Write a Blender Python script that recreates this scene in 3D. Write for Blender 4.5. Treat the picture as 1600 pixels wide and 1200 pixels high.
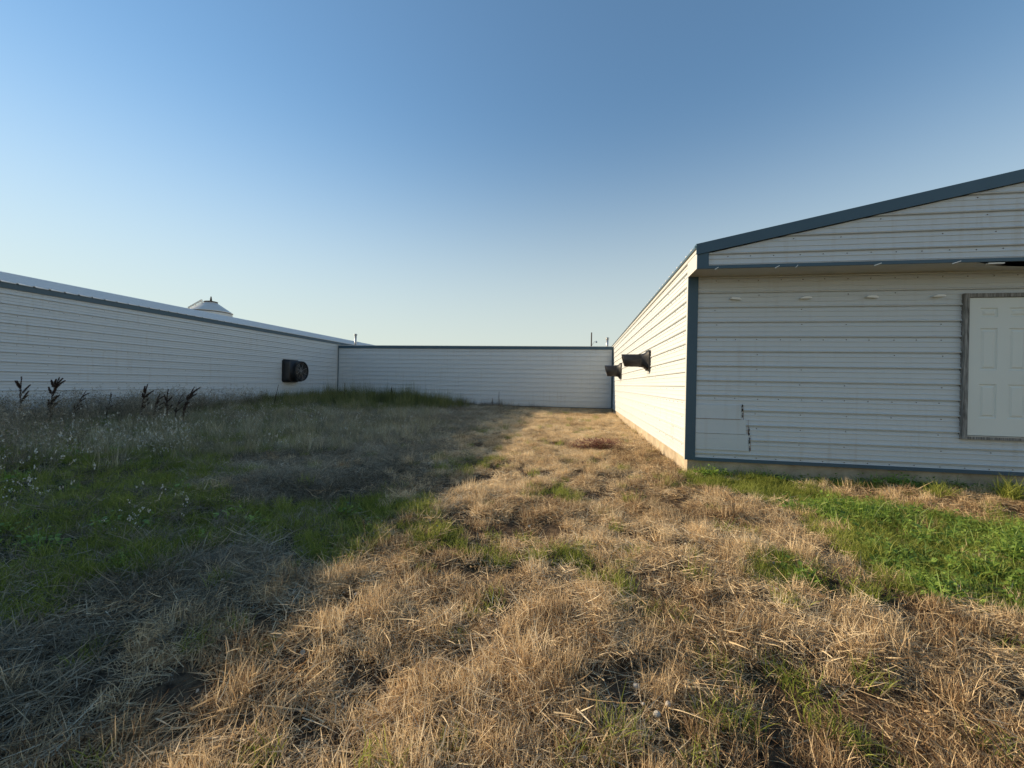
import bpy, math, random
import numpy as np
from mathutils import Vector, Matrix
PI = math.pi
S = bpy.context.scene
for o in list(bpy.data.objects): bpy.data.objects.remove(o)
COL = S.collection

# ------------------------------------------------------------ camera
CAMH = 1.38
a = math.atan2(104, 632); rho = 0.0200
F = Vector((-math.sin(a), math.cos(a), 0)); R0 = Vector((math.cos(a), math.sin(a), 0)); U0 = Vector((0, 0, 1))
cr = R0 * math.cos(rho) + U0 * math.sin(rho)
cu = U0 * math.cos(rho) - R0 * math.sin(rho)
cam = bpy.data.cameras.new('camera'); co = bpy.data.objects.new('camera', cam); COL.objects.link(co)
M3 = Matrix((cr, cu, -F)).transposed()
co.matrix_world = Matrix.Translation((0, 0, CAMH)) @ M3.to_4x4()
cam.sensor_width = 36; cam.lens = 632 / 1600 * 36
cam.clip_start = 0.05; cam.clip_end = 9000
S.camera = co

# ------------------------------------------------------------ world, sun, exposure
SX, SY = -3.36, 0.50                       # towards the sun, per metre of height
sun_dir = Vector((SX, SY, 1)).normalized()
elev = math.asin(sun_dir.z); azim = math.atan2(sun_dir.x, sun_dir.y)
W = bpy.data.worlds.new('World'); S.world = W; W.use_nodes = True
nt = W.node_tree; nt.nodes.clear()
wo = nt.nodes.new('ShaderNodeOutputWorld'); bg = nt.nodes.new('ShaderNodeBackground'); sk = nt.nodes.new('ShaderNodeTexSky')
sk.sky_type = 'NISHITA'; sk.sun_disc = False; sk.sun_elevation = elev; sk.sun_rotation = azim
sk.air_density = 1.5; sk.dust_density = 0.05; sk.ozone_density = 5.0; sk.altitude = 400
bg.inputs[1].default_value = 0.122
# low dusty haze layer of the sky: pales it towards the horizon all the way round
gn = nt.nodes.new('ShaderNodeGamma'); gn.inputs[1].default_value = .9; nt.links.new(sk.outputs[0], gn.inputs[0])
tcw = nt.nodes.new('ShaderNodeTexCoord'); spw = nt.nodes.new('ShaderNodeSeparateXYZ'); nt.links.new(tcw.outputs['Generated'], spw.inputs[0])
mrw = nt.nodes.new('ShaderNodeMapRange'); mrw.interpolation_type = 'SMOOTHERSTEP'; mrw.inputs['From Min'].default_value = .62; mrw.inputs['From Max'].default_value = -.05; mrw.inputs['To Max'].default_value = .82
nt.links.new(spw.outputs['Z'], mrw.inputs['Value'])
mxw = nt.nodes.new('ShaderNodeMix'); mxw.data_type = 'RGBA'; nt.links.new(mrw.outputs[0], mxw.inputs['Factor']); nt.links.new(gn.outputs[0], mxw.inputs['A']); mxw.inputs['B'].default_value = (3.6, 3.7, 3.45, 1)
mt = nt.nodes.new('ShaderNodeMix'); mt.data_type = 'RGBA'; mt.blend_type = 'MULTIPLY'; mt.inputs['Factor'].default_value = 1; nt.links.new(mxw.outputs['Result'], mt.inputs['A']); mt.inputs['B'].default_value = (.975, 1, .985, 1)
nt.links.new(mt.outputs['Result'], bg.inputs[0]); nt.links.new(bg.outputs[0], wo.inputs[0])
sl = bpy.data.lights.new('sun', 'SUN'); sl.energy = 4.5; sl.angle = math.radians(0.55); sl.color = (1.0, 0.80, 0.53)
so = bpy.data.objects.new('sun', sl); COL.objects.link(so)
so.rotation_euler = sun_dir.to_track_quat('Z', 'Y').to_euler(); so.location = (-30, 8, 15)
S.view_settings.view_transform = 'Standard'; S.view_settings.look = 'None'
S.view_settings.exposure = 0.75; S.view_settings.gamma = 1
S.render.engine = 'CYCLES'
S.render.resolution_x = 1024; S.render.resolution_y = 768

rng = np.random.default_rng(7); random.seed(7)

# ------------------------------------------------------------ noise and masks
_lat = np.random.default_rng(3).random((256, 256))
def vnoise(x, y):
    x = np.asarray(x, float); y = np.asarray(y, float)
    xi = np.floor(x).astype(int); yi = np.floor(y).astype(int); fx = x - xi; fy = y - yi
    fx = fx * fx * (3 - 2 * fx); fy = fy * fy * (3 - 2 * fy)
    g = lambda i, j: _lat[(xi + i) % 256, (yi + j) % 256]
    return (g(0, 0) * (1 - fx) + g(1, 0) * fx) * (1 - fy) + (g(0, 1) * (1 - fx) + g(1, 1) * fx) * fy
def fbm(x, y, s=1.0, o=4):
    t = 0; A = .5; n = 0
    for k in range(o):
        t = t + A * vnoise(x * s * 2 ** k + 17.3 * k, y * s * 2 ** k + 5.7 * k); n += A; A *= .5
    return t / n
def sstep(v, lo, hi):
    t = np.clip((v - lo) / (hi - lo), 0, 1); return t * t * (3 - 2 * t)
def poly_in(x, y, P):
    """signed distance, positive inside"""
    d = np.full(np.shape(x), 1e9); ins = np.zeros(np.shape(x), bool)
    n = len(P)
    for i in range(n):
        x0, y0 = P[i]; x1, y1 = P[(i + 1) % n]
        ex, ey = x1 - x0, y1 - y0
        t = np.clip(((x - x0) * ex + (y - y0) * ey) / (ex * ex + ey * ey), 0, 1)
        d = np.minimum(d, np.hypot(x - x0 - t * ex, y - y0 - t * ey))
        c = ((y0 > y) != (y1 > y))
        with np.errstate(divide='ignore', invalid='ignore'):
            xs = (x1 - x0) * (y - y0) / (y1 - y0 if y1 != y0 else 1e-9) + x0
        ins ^= c & (x < xs)
    return np.where(ins, d, -d)

XL, XR, YG, YB = -13.35, 1.70, 6.76, 20.8      # left barn wall, right barn wall, gable wall, link wall
def gz(x, y):
    x = np.asarray(x, float); y = np.asarray(y, float)
    z = 0.20 * sstep(-x, 1.0, 12.5) + 0.10 * sstep(-x, 7, 12.5) * sstep(y, 10, 20)
    z = z + 0.07 * sstep(y, 8, 16) * sstep(-x, 0.5, 3) 
    z = z - 0.06 * sstep(-y, -2.6, 0.5)
    court = (1 - sstep(np.abs(x + 4), 16, 30)) * (1 - sstep(np.abs(y - 8), 18, 34))
    near = sstep(np.abs(x - XR) + np.where(y > YG, 0, 5), 0.1, 1.5) * sstep(np.abs(y - YG) + np.where(x < XR, 5, 0), .1, .9)
    z = z + ((fbm(x, y, 1.1, 3) - .5) * 0.10 + (fbm(x + 40, y, 4.5, 2) - .5) * 0.05) * near
    return z * court

P_right = [(1.75, 6.55), (3.0, 6.7), (3.4, 6.35), (3.7, 5.75), (4.0, 5.2), (4.6, 4.85), (9, 4.5), (9, 2.9), (2.9, 3.0), (2.3, 3.05), (2.15, 3.5), (2.25, 4.2), (2.5, 4.9), (2.05, 5.5), (1.6, 6.1)]
P_lush = [(2.45, 5.25), (3.45, 5.6), (3.85, 5.15), (4.5, 4.8), (9, 4.4), (9, 2.95), (2.5, 3.1), (2.25, 3.6), (2.4, 4.3)]
P_left = [(-3.6, 1.2), (-2.95, 1.9), (-2.85, 2.3), (-2.35, 2.75), (-1.85, 2.68), (-1.55, 3.3), (-1.45, 4.35), (-1.9, 4.6), (-2.7, 4.2), (-3.4, 3.9), (-4.4, 4.2), (-5.2, 5.6), (-5.0, 7.0), (-7.5, 11), (-13.3, 17), (-13.3, -2), (-5, -1)]
P_tall = [(-13.3, 10.8), (-10.4, 11.8), (-7.8, 14.2), (-6.0, 17.2), (-5.8, 20.7), (-13.3, 20.7)]
P_dead = [(-4.3, 4.2), (-3.2, 4.1), (-2.4, 4.7), (-2.3, 6.2), (-3.2, 8.2), (-4.7, 7.2), (-5.0, 5.7)]
P_pale = [(-4.6, 6.6), (-3.4, 8.5), (-4.0, 12.5), (-6.3, 17.4), (-9.5, 15.0), (-12.2, 11.5), (-10.5, 7.0), (-7.5, 5.0), (-5.6, 5.0)]
TUFT = [(1.58, 3.22, .26, .8), (1.85, 3.05, .2, .7), (.98, 3.25, .20, .5), (.80, 2.36, .11, .6), (-.2, 3.28, .30, .35), (-.85, 3.2, .38, .4), (-1.25, 3.6, .3, .5),
        (.72, 1.66, .13, .5), (1.3, 1.7, .15, .15), (.2, 2.7, .2, .3), (1.9, 6.6, .15, .7), (.35, 2.45, .13, .5), (1.2, 6.2, .3, .35), (-1.9, 6.6, .9, .35), (-.2, 5.0, .3, .25)]
def m_green(x, y):
    wx = x + (fbm(x, y, 2.2, 3) - .5) * 1.0; wy = y + (fbm(x + 9, y + 5, 2.2, 3) - .5) * 1.0
    m = sstep(poly_in(wx, wy, P_right), -.12, .12)
    m = np.maximum(m, sstep(poly_in(wx, wy, P_left), -.15, .2) * .84)
    for (cx, cy, r, v) in TUFT:
        m = np.maximum(m, v * (1 - sstep(np.hypot(wx - cx, wy - cy), r * .5, r * 1.25)))
    wall = (np.abs(y - 6.58) < .18) & (x > 1.8)
    m = np.maximum(m, np.where(wall, sstep(fbm(x, y, 1.7, 3), .42, .6), 0))
    dead = sstep(poly_in(wx, wy, P_dead), -.2, .3)
    return m * (1 - dead)
def m_pale(x, y):
    wx = x + (fbm(x, y, .9, 3) - .5) * 1.8; wy = y + (fbm(x + 9, y + 5, .9, 3) - .5) * 1.8
    return sstep(poly_in(wx, wy, P_pale), -.3, .8) * (1 - .75 * sstep(poly_in(wx, wy, P_tall), -.4, .6))
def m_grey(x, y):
    """greyer, darker thatch on the left side of the court"""
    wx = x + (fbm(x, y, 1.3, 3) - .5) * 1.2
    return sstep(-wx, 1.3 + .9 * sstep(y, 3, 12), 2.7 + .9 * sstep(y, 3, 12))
def m_red(x, y):
    n = fbm(x + 31, y + 3, .9, 3)
    return sstep(n, .5, .72)

# ------------------------------------------------------------ materials
def newmat(name):
    m = bpy.data.materials.new(name); m.use_nodes = True
    n = m.node_tree.nodes; l = m.node_tree.links
    return m, n, l, n['Principled BSDF']
def simple(name, col, rough=.6, metal=0., var=.12, scale=6, bump=0., spec=.5):
    m, n, l, b = newmat(name)
    tc = n.new('ShaderNodeTexCoord'); no = n.new('ShaderNodeTexNoise'); no.inputs['Scale'].default_value = scale; no.inputs['Detail'].default_value = 5
    l.new(tc.outputs['Object'], no.inputs['Vector'])
    mx = n.new('ShaderNodeMix'); mx.data_type = 'RGBA'
    mx.inputs['A'].default_value = (*[c * (1 - var) for c in col], 1); mx.inputs['B'].default_value = (*[min(1, c * (1 + var)) for c in col], 1)
    l.new(no.outputs['Fac'], mx.inputs['Factor']); l.new(mx.outputs['Result'], b.inputs['Base Color'])
    b.inputs['Roughness'].default_value = rough; b.inputs['Metallic'].default_value = metal; b.inputs['Specular IOR Level'].default_value = spec
    if bump:
        bp = n.new('ShaderNodeBump'); bp.inputs['Strength'].default_value = bump; bp.inputs['Distance'].default_value = .01
        n2 = n.new('ShaderNodeTexNoise'); n2.inputs['Scale'].default_value = scale * 8; l.new(tc.outputs['Object'], n2.inputs['Vector'])
        l.new(n2.outputs['Fac'], bp.inputs['Height']); l.new(bp.outputs['Normal'], b.inputs['Normal'])
    return m
def siding_mat(name, col, dirt=.55):
    m, n, l, b = newmat(name)
    tc = n.new('ShaderNodeTexCoord')
    # broad fading, blotches, vertical drip streaks
    mp = n.new('ShaderNodeMapping'); mp.inputs['Scale'].default_value = (7, 7, .55); l.new(tc.outputs['Object'], mp.inputs['Vector'])
    st = n.new('ShaderNodeTexNoise'); st.inputs['Scale'].default_value = 1.6; st.inputs['Detail'].default_value = 6; l.new(mp.outputs['Vector'], st.inputs['Vector'])
    bl = n.new('ShaderNodeTexNoise'); bl.inputs['Scale'].default_value = .7; bl.inputs['Detail'].default_value = 7; bl.inputs['Roughness'].default_value = .65; l.new(tc.outputs['Object'], bl.inputs['Vector'])
    # each sheet (0.915 m tall) reflects slightly differently
    sx = n.new('ShaderNodeSeparateXYZ'); l.new(tc.outputs['Object'], sx.inputs['Vector'])
    r1 = n.new('ShaderNodeMapRange'); r1.inputs['From Min'].default_value = .52; r1.inputs['From Max'].default_value = .8; l.new(st.outputs['Fac'], r1.inputs['Value'])
    r2 = n.new('ShaderNodeMapRange'); r2.inputs['From Min'].default_value = .4; r2.inputs['From Max'].default_value = .75; l.new(bl.outputs['Fac'], r2.inputs['Value'])
    mu = n.new('ShaderNodeMath'); mu.operation = 'MULTIPLY'; l.new(r1.outputs['Result'], mu.inputs[0]); l.new(r2.outputs['Result'], mu.inputs[1])
    m2 = n.new('ShaderNodeMath'); m2.operation = 'MULTIPLY'; m2.inputs[1].default_value = dirt; l.new(mu.outputs['Value'], m2.inputs[0])
    mx = n.new('ShaderNodeMix'); mx.data_type = 'RGBA'; mx.inputs['A'].default_value = (*col, 1); mx.inputs['B'].default_value = (.36, .28, .2, 1)
    l.new(m2.outputs['Value'], mx.inputs['Factor'])
    # mud splash low down
    r3 = n.new('ShaderNodeMapRange'); r3.inputs['From Min'].default_value = .75; r3.inputs['From Max'].default_value = .2; r3.inputs['To Max'].default_value = .28; l.new(sx.outputs['Z'], r3.inputs['Value'])
    m3 = n.new('ShaderNodeMath'); m3.operation = 'MULTIPLY'; l.new(r3.outputs['Result'], m3.inputs[0]); l.new(bl.outputs['Fac'], m3.inputs[1])
    mx2 = n.new('ShaderNodeMix'); mx2.data_type = 'RGBA'; l.new(mx.outputs['Result'], mx2.inputs['A']); mx2.inputs['B'].default_value = (.3, .26, .2, 1); l.new(m3.outputs['Value'], mx2.inputs['Factor'])
    l.new(mx2.outputs['Result'], b.inputs['Base Color'])
    b.inputs['Specular IOR Level'].default_value = .25
    rr = n.new('ShaderNodeMapRange'); rr.inputs['To Min'].default_value = .36; rr.inputs['To Max'].default_value = .58; l.new(bl.outputs['Fac'], rr.inputs['Value']); l.new(rr.outputs['Result'], b.inputs['Roughness'])
    mpw = n.new('ShaderNodeMapping'); mpw.inputs['Scale'].default_value = (.8, .8, 3.5); l.new(tc.outputs['Object'], mpw.inputs['Vector'])
    wv = n.new('ShaderNodeTexNoise'); wv.inputs['Scale'].default_value = 1.3; wv.inputs['Detail'].default_value = 2; l.new(mpw.outputs['Vector'], wv.inputs['Vector'])
    bp = n.new('ShaderNodeBump'); bp.inputs['Strength'].default_value = .5; bp.inputs['Distance'].default_value = .02; l.new(wv.outputs['Fac'], bp.inputs['Height']); l.new(bp.outputs['Normal'], b.inputs['Normal'])
    return m
SIDE = siding_mat('white_steel_siding', (.555, .585, .60))
PATCH = siding_mat('patched_steel_siding', (.55, .585, .60), .5)
TRIM = simple('slate_blue_trim', (.036, .082, .118), .42, 0, .15, 3)
WHT = simple('white_trim', (.54, .54, .52), .45, 0, .08, 3)
BRK = simple('bare_white_bracket', (.8, .8, .78), .4, 0, .08, 3)
ROOF = simple('pale_roof_metal', (.60, .60, .59), .6, 0, .10, .8)
SCREW = simple('screw_head', (.11, .085, .07), .5, .3)
SOFF = simple('soffit_metal', (.50, .47, .41), .5, 0, .12, 2)
DARK = simple('dark_gap', (.012, .012, .012), .9)
BLK = simple('black_fibreglass', (.013, .013, .015), .5, 0, .35, 9, .3)
BLK2 = simple('dull_black_plastic', (.02, .019, .018), .6, 0, .3, 12)
WIRE = simple('grey_wire', (.36, .34, .32), .6, .2)
GALV = simple('galvanised_steel', (.42, .43, .43), .4, .6, .15, 5)
DOORW = simple('door_white', (.66, .68, .64), .5, 0, .04, 2)
RUST = simple('rust', (.20, .075, .04), .85, 0, .5, 40)
STONE = simple('pale_stone', (.46, .42, .36), .85, 0, .15, 60, .5)
BARK = simple('dead_stalk', (.30, .24, .17), .85, 0, .25, 50, .5)
POLEW = simple('weathered_pole', (.07, .055, .045), .9, 0, .2, 3)
def wood_mat():
    m, n, l, b = newmat('weathered_wood')
    tc = n.new('ShaderNodeTexCoord'); mp = n.new('ShaderNodeMapping'); mp.inputs['Scale'].default_value = (40, 40, 3); l.new(tc.outputs['Object'], mp.inputs['Vector'])
    no = n.new('ShaderNodeTexNoise'); no.inputs['Scale'].default_value = 2; no.inputs['Detail'].default_value = 7; l.new(mp.outputs['Vector'], no.inputs['Vector'])
    cr_ = n.new('ShaderNodeValToRGB'); cr_.color_ramp.elements[0].position = .3; cr_.color_ramp.elements[0].color = (.06, .055, .05, 1); cr_.color_ramp.elements[1].position = .7; cr_.color_ramp.elements[1].color = (.34, .33, .31, 1)
    l.new(no.outputs['Fac'], cr_.inputs['Fac']); l.new(cr_.outputs['Color'], b.inputs['Base Color']); b.inputs['Roughness'].default_value = .85
    bp = n.new('ShaderNodeBump'); bp.inputs['Distance'].default_value = .004; l.new(no.outputs['Fac'], bp.inputs['Height']); l.new(bp.outputs['Normal'], b.inputs['Normal'])
    return m
WOOD = wood_mat()
def conc_mat():
    m, n, l, b = newmat('foundation_concrete')
    tc = n.new('ShaderNodeTexCoord')
    no = n.new('ShaderNodeTexNoise'); no.inputs['Scale'].default_value = 2.5; no.inputs['Detail'].default_value = 9; no.inputs['Roughness'].default_value = .7; l.new(tc.outputs['Object'], no.inputs['Vector'])
    cr_ = n.new('ShaderNodeValToRGB'); cr_.color_ramp.elements[0].position = .3; cr_.color_ramp.elements[0].color = (.24, .19, .13, 1); cr_.color_ramp.elements[1].position = .7; cr_.color_ramp.elements[1].color = (.52, .43, .31, 1)
    l.new(no.outputs['Fac'], cr_.inputs['Fac']); l.new(cr_.outputs['Color'], b.inputs['Base Color']); b.inputs['Roughness'].default_value = .9
    n2 = n.new('ShaderNodeTexNoise'); n2.inputs['Scale'].default_value = 30; n2.inputs['Detail'].default_value = 6; l.new(tc.outputs['Object'], n2.inputs['Vector'])
    bp = n.new('ShaderNodeBump'); bp.inputs['Distance'].default_value = .01; bp.inputs['Strength'].default_value = .5; l.new(n2.outputs['Fac'], bp.inputs['Height']); l.new(bp.outputs['Normal'], b.inputs['Normal'])
    return m
CONC = conc_mat()
def blade_mat(name, stops, transl=.25, tip=None, spec=.25):
    """colour from per-blade value + per-clump tint"""
    m, n, l, b = newmat(name)
    at = n.new('ShaderNodeAttribute'); at.attribute_name = 'blade'; at.attribute_type = 'GEOMETRY'
    ai = n.new('ShaderNodeAttribute'); ai.attribute_name = 'tint'; ai.attribute_type = 'INSTANCER'
    ad = n.new('ShaderNodeMath'); ad.operation = 'MULTIPLY_ADD'; ad.inputs[1].default_value = .5; l.new(at.outputs['Fac'], ad.inputs[0])
    hm = n.new('ShaderNodeMath'); hm.operation = 'MULTIPLY'; hm.inputs[1].default_value = .5; l.new(ai.outputs['Fac'], hm.inputs[0]); l.new(hm.outputs['Value'], ad.inputs[2])
    cr_ = n.new('ShaderNodeValToRGB'); e = cr_.color_ramp.elements
    while len(e) < len(stops): e.new(.5)
    for k, (p, c) in enumerate(stops): e[k].position = p; e[k].color = (*c, 1)
    l.new(ad.outputs['Value'], cr_.inputs['Fac']); l.new(cr_.outputs['Color'], b.inputs['Base Color'])
    b.inputs['Roughness'].default_value = .55; b.inputs['Specular IOR Level'].default_value = spec
    tr = n.new('ShaderNodeBsdfTranslucent'); l.new(cr_.outputs['Color'], tr.inputs['Color'])
    ms = n.new('ShaderNodeMixShader'); ms.inputs[0].default_value = transl
    l.new(b.outputs['BSDF'], ms.inputs[1]); l.new(tr.outputs['BSDF'], ms.inputs[2]); l.new(ms.outputs['Shader'], n['Material Output'].inputs['Surface'])
    return m
M_STRAW = blade_mat('straw', [(0., (.055, .028, .015)), (.2, (.27, .165, .085)), (.42, (.64, .475, .275)), (.7, (.86, .70, .46)), (1., (.93, .85, .66))], .32)
M_GREY = blade_mat('grey_straw', [(0., (.035, .03, .023)), (.35, (.15, .128, .088)), (.7, (.38, .33, .235)), (1., (.66, .59, .45))], .15)
M_GREEN = blade_mat('green_blades', [(0., (.05, .068, .018)), (.35, (.18, .21, .04)), (.65, (.31, .35, .07)), (.85, (.42, .43, .13)), (1., (.60, .52, .27))], .45)
M_LEAF = blade_mat('broad_leaves', [(0., (.05, .10, .018)), (.4, (.18, .29, .045)), (.8, (.35, .48, .09)), (1., (.52, .58, .18))], .42, spec=.6)
M_PALE = blade_mat('pale_seed_grass', [(0., (.10, .10, .05)), (.4, (.30, .275, .16)), (.75, (.54, .49, .34)), (1., (.76, .71, .56))], .3)
M_TALL = blade_mat('tall_grass_blades', [(0., (.05, .06, .022)), (.4, (.14, .155, .05)), (.7, (.25, .25, .09)), (1., (.44, .38, .22))], .4)
M_DOCK = blade_mat('dock_seed', [(0., (.03, .018, .013)), (.6, (.10, .058, .042)), (1., (.26, .18, .12))], .1)
M_FLOWER = simple('dry_white_flower', (.52, .50, .43), .8, 0, .1)
M_LITTER = simple('dead_leaf', (.34, .29, .22), .8, 0, .35, 30)

def ground_mat():
    m, n, l, b = newmat('ground_soil_and_thatch')
    tc = n.new('ShaderNodeTexCoord')
    def noise(s, d=8, r=.6):
        k = n.new('ShaderNodeTexNoise'); k.inputs['Scale'].default_value = s; k.inputs['Detail'].default_value = d; k.inputs['Roughness'].default_value = r; l.new(tc.outputs['Object'], k.inputs['Vector']); return k
    f1 = noise(22); f2 = noise(1.7, 5); f3 = noise(90, 4)
    c1 = n.new('ShaderNodeValToRGB'); e = c1.color_ramp.elements; e[0].position = .35; e[0].color = (.035, .023, .015, 1); e[1].position = .72; e[1].color = (.22, .15, .09, 1)
    l.new(f1.outputs['Fac'], c1.inputs['Fac'])
    c2 = n.new('ShaderNodeValToRGB'); e = c2.color_ramp.elements; e[0].position = .3; e[0].color = (.02, .026, .012, 1); e[1].position = .75; e[1].color = (.07, .085, .03, 1)
    l.new(f1.outputs['Fac'], c2.inputs['Fac'])
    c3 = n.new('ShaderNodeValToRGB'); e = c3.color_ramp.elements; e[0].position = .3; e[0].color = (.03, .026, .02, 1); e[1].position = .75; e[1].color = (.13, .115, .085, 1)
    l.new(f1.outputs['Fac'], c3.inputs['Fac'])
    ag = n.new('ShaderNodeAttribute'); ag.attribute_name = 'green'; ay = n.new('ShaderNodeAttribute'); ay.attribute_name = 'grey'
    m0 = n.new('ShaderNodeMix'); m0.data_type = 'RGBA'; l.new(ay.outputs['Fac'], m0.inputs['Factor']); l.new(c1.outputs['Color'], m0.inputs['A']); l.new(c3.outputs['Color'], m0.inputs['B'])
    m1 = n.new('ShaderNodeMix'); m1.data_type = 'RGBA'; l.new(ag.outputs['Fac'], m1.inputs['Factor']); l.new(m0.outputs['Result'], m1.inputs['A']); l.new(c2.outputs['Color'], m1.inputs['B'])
    ao = n.new('ShaderNodeAttribute'); ao.attribute_name = 'field'
    c4 = n.new('ShaderNodeValToRGB'); e = c4.color_ramp.elements; e[0].position = .3; e[0].color = (.24, .19, .11, 1); e[1].position = .7; e[1].color = (.56, .46, .29, 1)
    l.new(f1.outputs['Fac'], c4.inputs['Fac'])
    m5 = n.new('ShaderNodeMix'); m5.data_type = 'RGBA'; l.new(ao.outputs['Fac'], m5.inputs['Factor']); l.new(m1.outputs['Result'], m5.inputs['A']); l.new(c4.outputs['Color'], m5.inputs['B'])
    l.new(m5.outputs['Result'], b.inputs['Base Color']); b.inputs['Roughness'].default_value = .95; b.inputs['Specular IOR Level'].default_value = .15
    ad = n.new('ShaderNodeMath'); ad.operation = 'ADD'; l.new(f1.outputs['Fac'], ad.inputs[0]); l.new(f3.outputs['Fac'], ad.inputs[1])
    bp = n.new('ShaderNodeBump'); bp.inputs['Distance'].default_value = .03; bp.inputs['Strength'].default_value = .9; l.new(ad.outputs['Value'], bp.inputs['Height']); l.new(bp.outputs['Normal'], b.inputs['Normal'])
    return m
GROUND = ground_mat()

# ------------------------------------------------------------ mesh helpers
def tag(o, label=None, cat=None, group=None, kind=None):
    if label: o['label'] = label
    if cat: o['category'] = cat
    if group: o['group'] = group
    if kind: o['kind'] = kind
    return o
ROOT = {}
def empty(name, loc, label, cat, group=None):
    o = bpy.data.objects.new(name, None); o.location = loc; o.empty_display_size = .3; COL.objects.link(o)
    return tag(o, label, cat, group)
def base_of(o):
    v = Vector((0, 0, 0))
    while o is not None: v += Vector(o.location); o = o.parent
    return v
class MB:
    def __init__(s): s.v = []; s.f = []; s.m = []; s.mi = 0; s.sm = []; s.smooth = False
    def add(s, vs, fs):
        o = len(s.v); s.v += [tuple(v) for v in vs]
        for f in fs: s.f.append([i + o for i in f]); s.m.append(s.mi); s.sm.append(s.smooth)
    def box(s, x0, y0, z0, x1, y1, z1):
        s.add([(x0, y0, z0), (x1, y0, z0), (x1, y1, z0), (x0, y1, z0), (x0, y0, z1), (x1, y0, z1), (x1, y1, z1), (x0, y1, z1)],
              [(0, 3, 2, 1), (4, 5, 6, 7), (0, 1, 5, 4), (1, 2, 6, 5), (2, 3, 7, 6), (3, 0, 4, 7)])
    def prism(s, P, ax, a0, a1):
        """polygon P of 2-D points extruded along axis ax"""
        def mk(p, t): return (t, p[0], p[1]) if ax == 'x' else ((p[0], t, p[1]) if ax == 'y' else (p[0], p[1], t))
        n = len(P); s.add([mk(p, a0) for p in P] + [mk(p, a1) for p in P],
                          [list(range(n))[::-1], list(range(n, 2 * n))] + [(i, (i + 1) % n, n + (i + 1) % n, n + i) for i in range(n)])
    def loft(s, rings, cap=True):
        n = len(rings[0]); vs = [p for r in rings for p in r]; fs = []
        for k in range(len(rings) - 1):
            for i in range(n):
                j = (i + 1) % n; fs.append((k * n + i, k * n + j, (k + 1) * n + j, (k + 1) * n + i))
        if cap: fs += [list(range(n))[::-1], [(len(rings) - 1) * n + i for i in range(n)]]
        s.add(vs, fs)
    def tube(s, pts, r, n=8, cap=True):
        pts = [Vector(p) for p in pts]; rr = r if isinstance(r, (list, tuple)) else [r] * len(pts); rings = []
        for k, p in enumerate(pts):
            d = (pts[min(k + 1, len(pts) - 1)] - pts[max(k - 1, 0)]).normalized()
            u = d.cross(Vector((0, 0, 1)) if abs(d.z) < .9 else Vector((1, 0, 0))).normalized(); w = d.cross(u)
            rings.append([tuple(p + (u * math.cos(2 * PI * i / n) + w * math.sin(2 * PI * i / n)) * rr[k]) for i in range(n)])
        s.loft(rings, cap)
    def build(s, name, mat, parent=None, label=None, kind=None):
        me = bpy.data.meshes.new(name); b = base_of(parent) if parent else Vector((0, 0, 0))
        me.from_pydata([(v[0] - b.x, v[1] - b.y, v[2] - b.z) for v in s.v], [], s.f)
        for mm in (mat if isinstance(mat, (list, tuple)) else [mat]): me.materials.append(mm)
        me.polygons.foreach_set('material_index', s.m); me.polygons.foreach_set('use_smooth', s.sm); me.update()
        o = bpy.data.objects.new(name, me); COL.objects.link(o)
        if parent: o.parent = parent
        if label: o['label'] = label
        if kind: o['kind'] = kind
        return o

# ribbed horizontal steel siding. PER = 9 in between major ribs, two small ribs between them
PER = .2286
def profile(z0, z1, off=0.0):
    """list of (z, depth)"""
    out = []; k = math.floor((z0 - off) / PER) - 1
    while off + k * PER < z1 + PER:
        c = off + k * PER
        out += [(c - .034, 0), (c - .030, -.017), (c - .011, -.019), (c - .009, .013), (c + .004, .019), (c + .022, .002)]
        for t in (PER / 3, 2 * PER / 3): out += [(c + t - .009, -.001), (c + t - .006, .007), (c + t + .004, .008), (c + t + .012, 0)]
        k += 1
    out = [p for p in out if z0 < p[0] < z1]
    return [(z0, 0)] + out + [(z1, 0)]
def siding(mb, plane, pos, sgn, a0, a1, z0, z1, off=0.0, zf=None, screws=True, sp=.61, seed=1, skip=None):
    """plane 'x': wall at x=pos, runs along y from a0 to a1, ribs stick out by sgn. a0/a1 may be functions of z"""
    A0 = a0 if callable(a0) else (lambda z: a0); A1 = a1 if callable(a1) else (lambda z: a1)
    P = profile(z0, z1, off); vs = []; fs = []
    def mk(t, z, d): return (pos + sgn * d, t, z) if plane == 'x' else (t, pos + sgn * d, z)
    for (z, d) in P: vs += [mk(A0(z), z, d), mk(A1(z), z, d)]
    for i in range(len(P) - 1): fs.append((2 * i, 2 * i + 1, 2 * i + 3, 2 * i + 2))
    mb.mi = 0; mb.add(vs, fs)
    if screws:
        rd = random.Random(seed); mb.mi = 1; k = math.ceil((z0 - off) / PER)
        while off + k * PER < z1 - .01:
            zc = off + k * PER - .050
            if zc > z0 + .02:
                t = A0(zc) + .28
                while t < A1(zc) - .1:
                    tt = t + rd.uniform(-.02, .02); zz = zc + rd.uniform(-.004, .004)
                    if (k % 4 == 0 or rd.random() < .55) and not (skip and skip(tt, zz)):
                        r = .0075; q = [mk(tt + r * math.cos(u * PI / 3), zz + r * math.sin(u * PI / 3), .001) for u in range(6)]
                        q2 = [mk(tt + r * .8 * math.cos(u * PI / 3), zz + r * .8 * math.sin(u * PI / 3), .008) for u in range(6)]
                        mb.loft([q, q2])
                    t += sp * (1 if k % 4 else .5)
            k += 1
        mb.mi = 0
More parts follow.
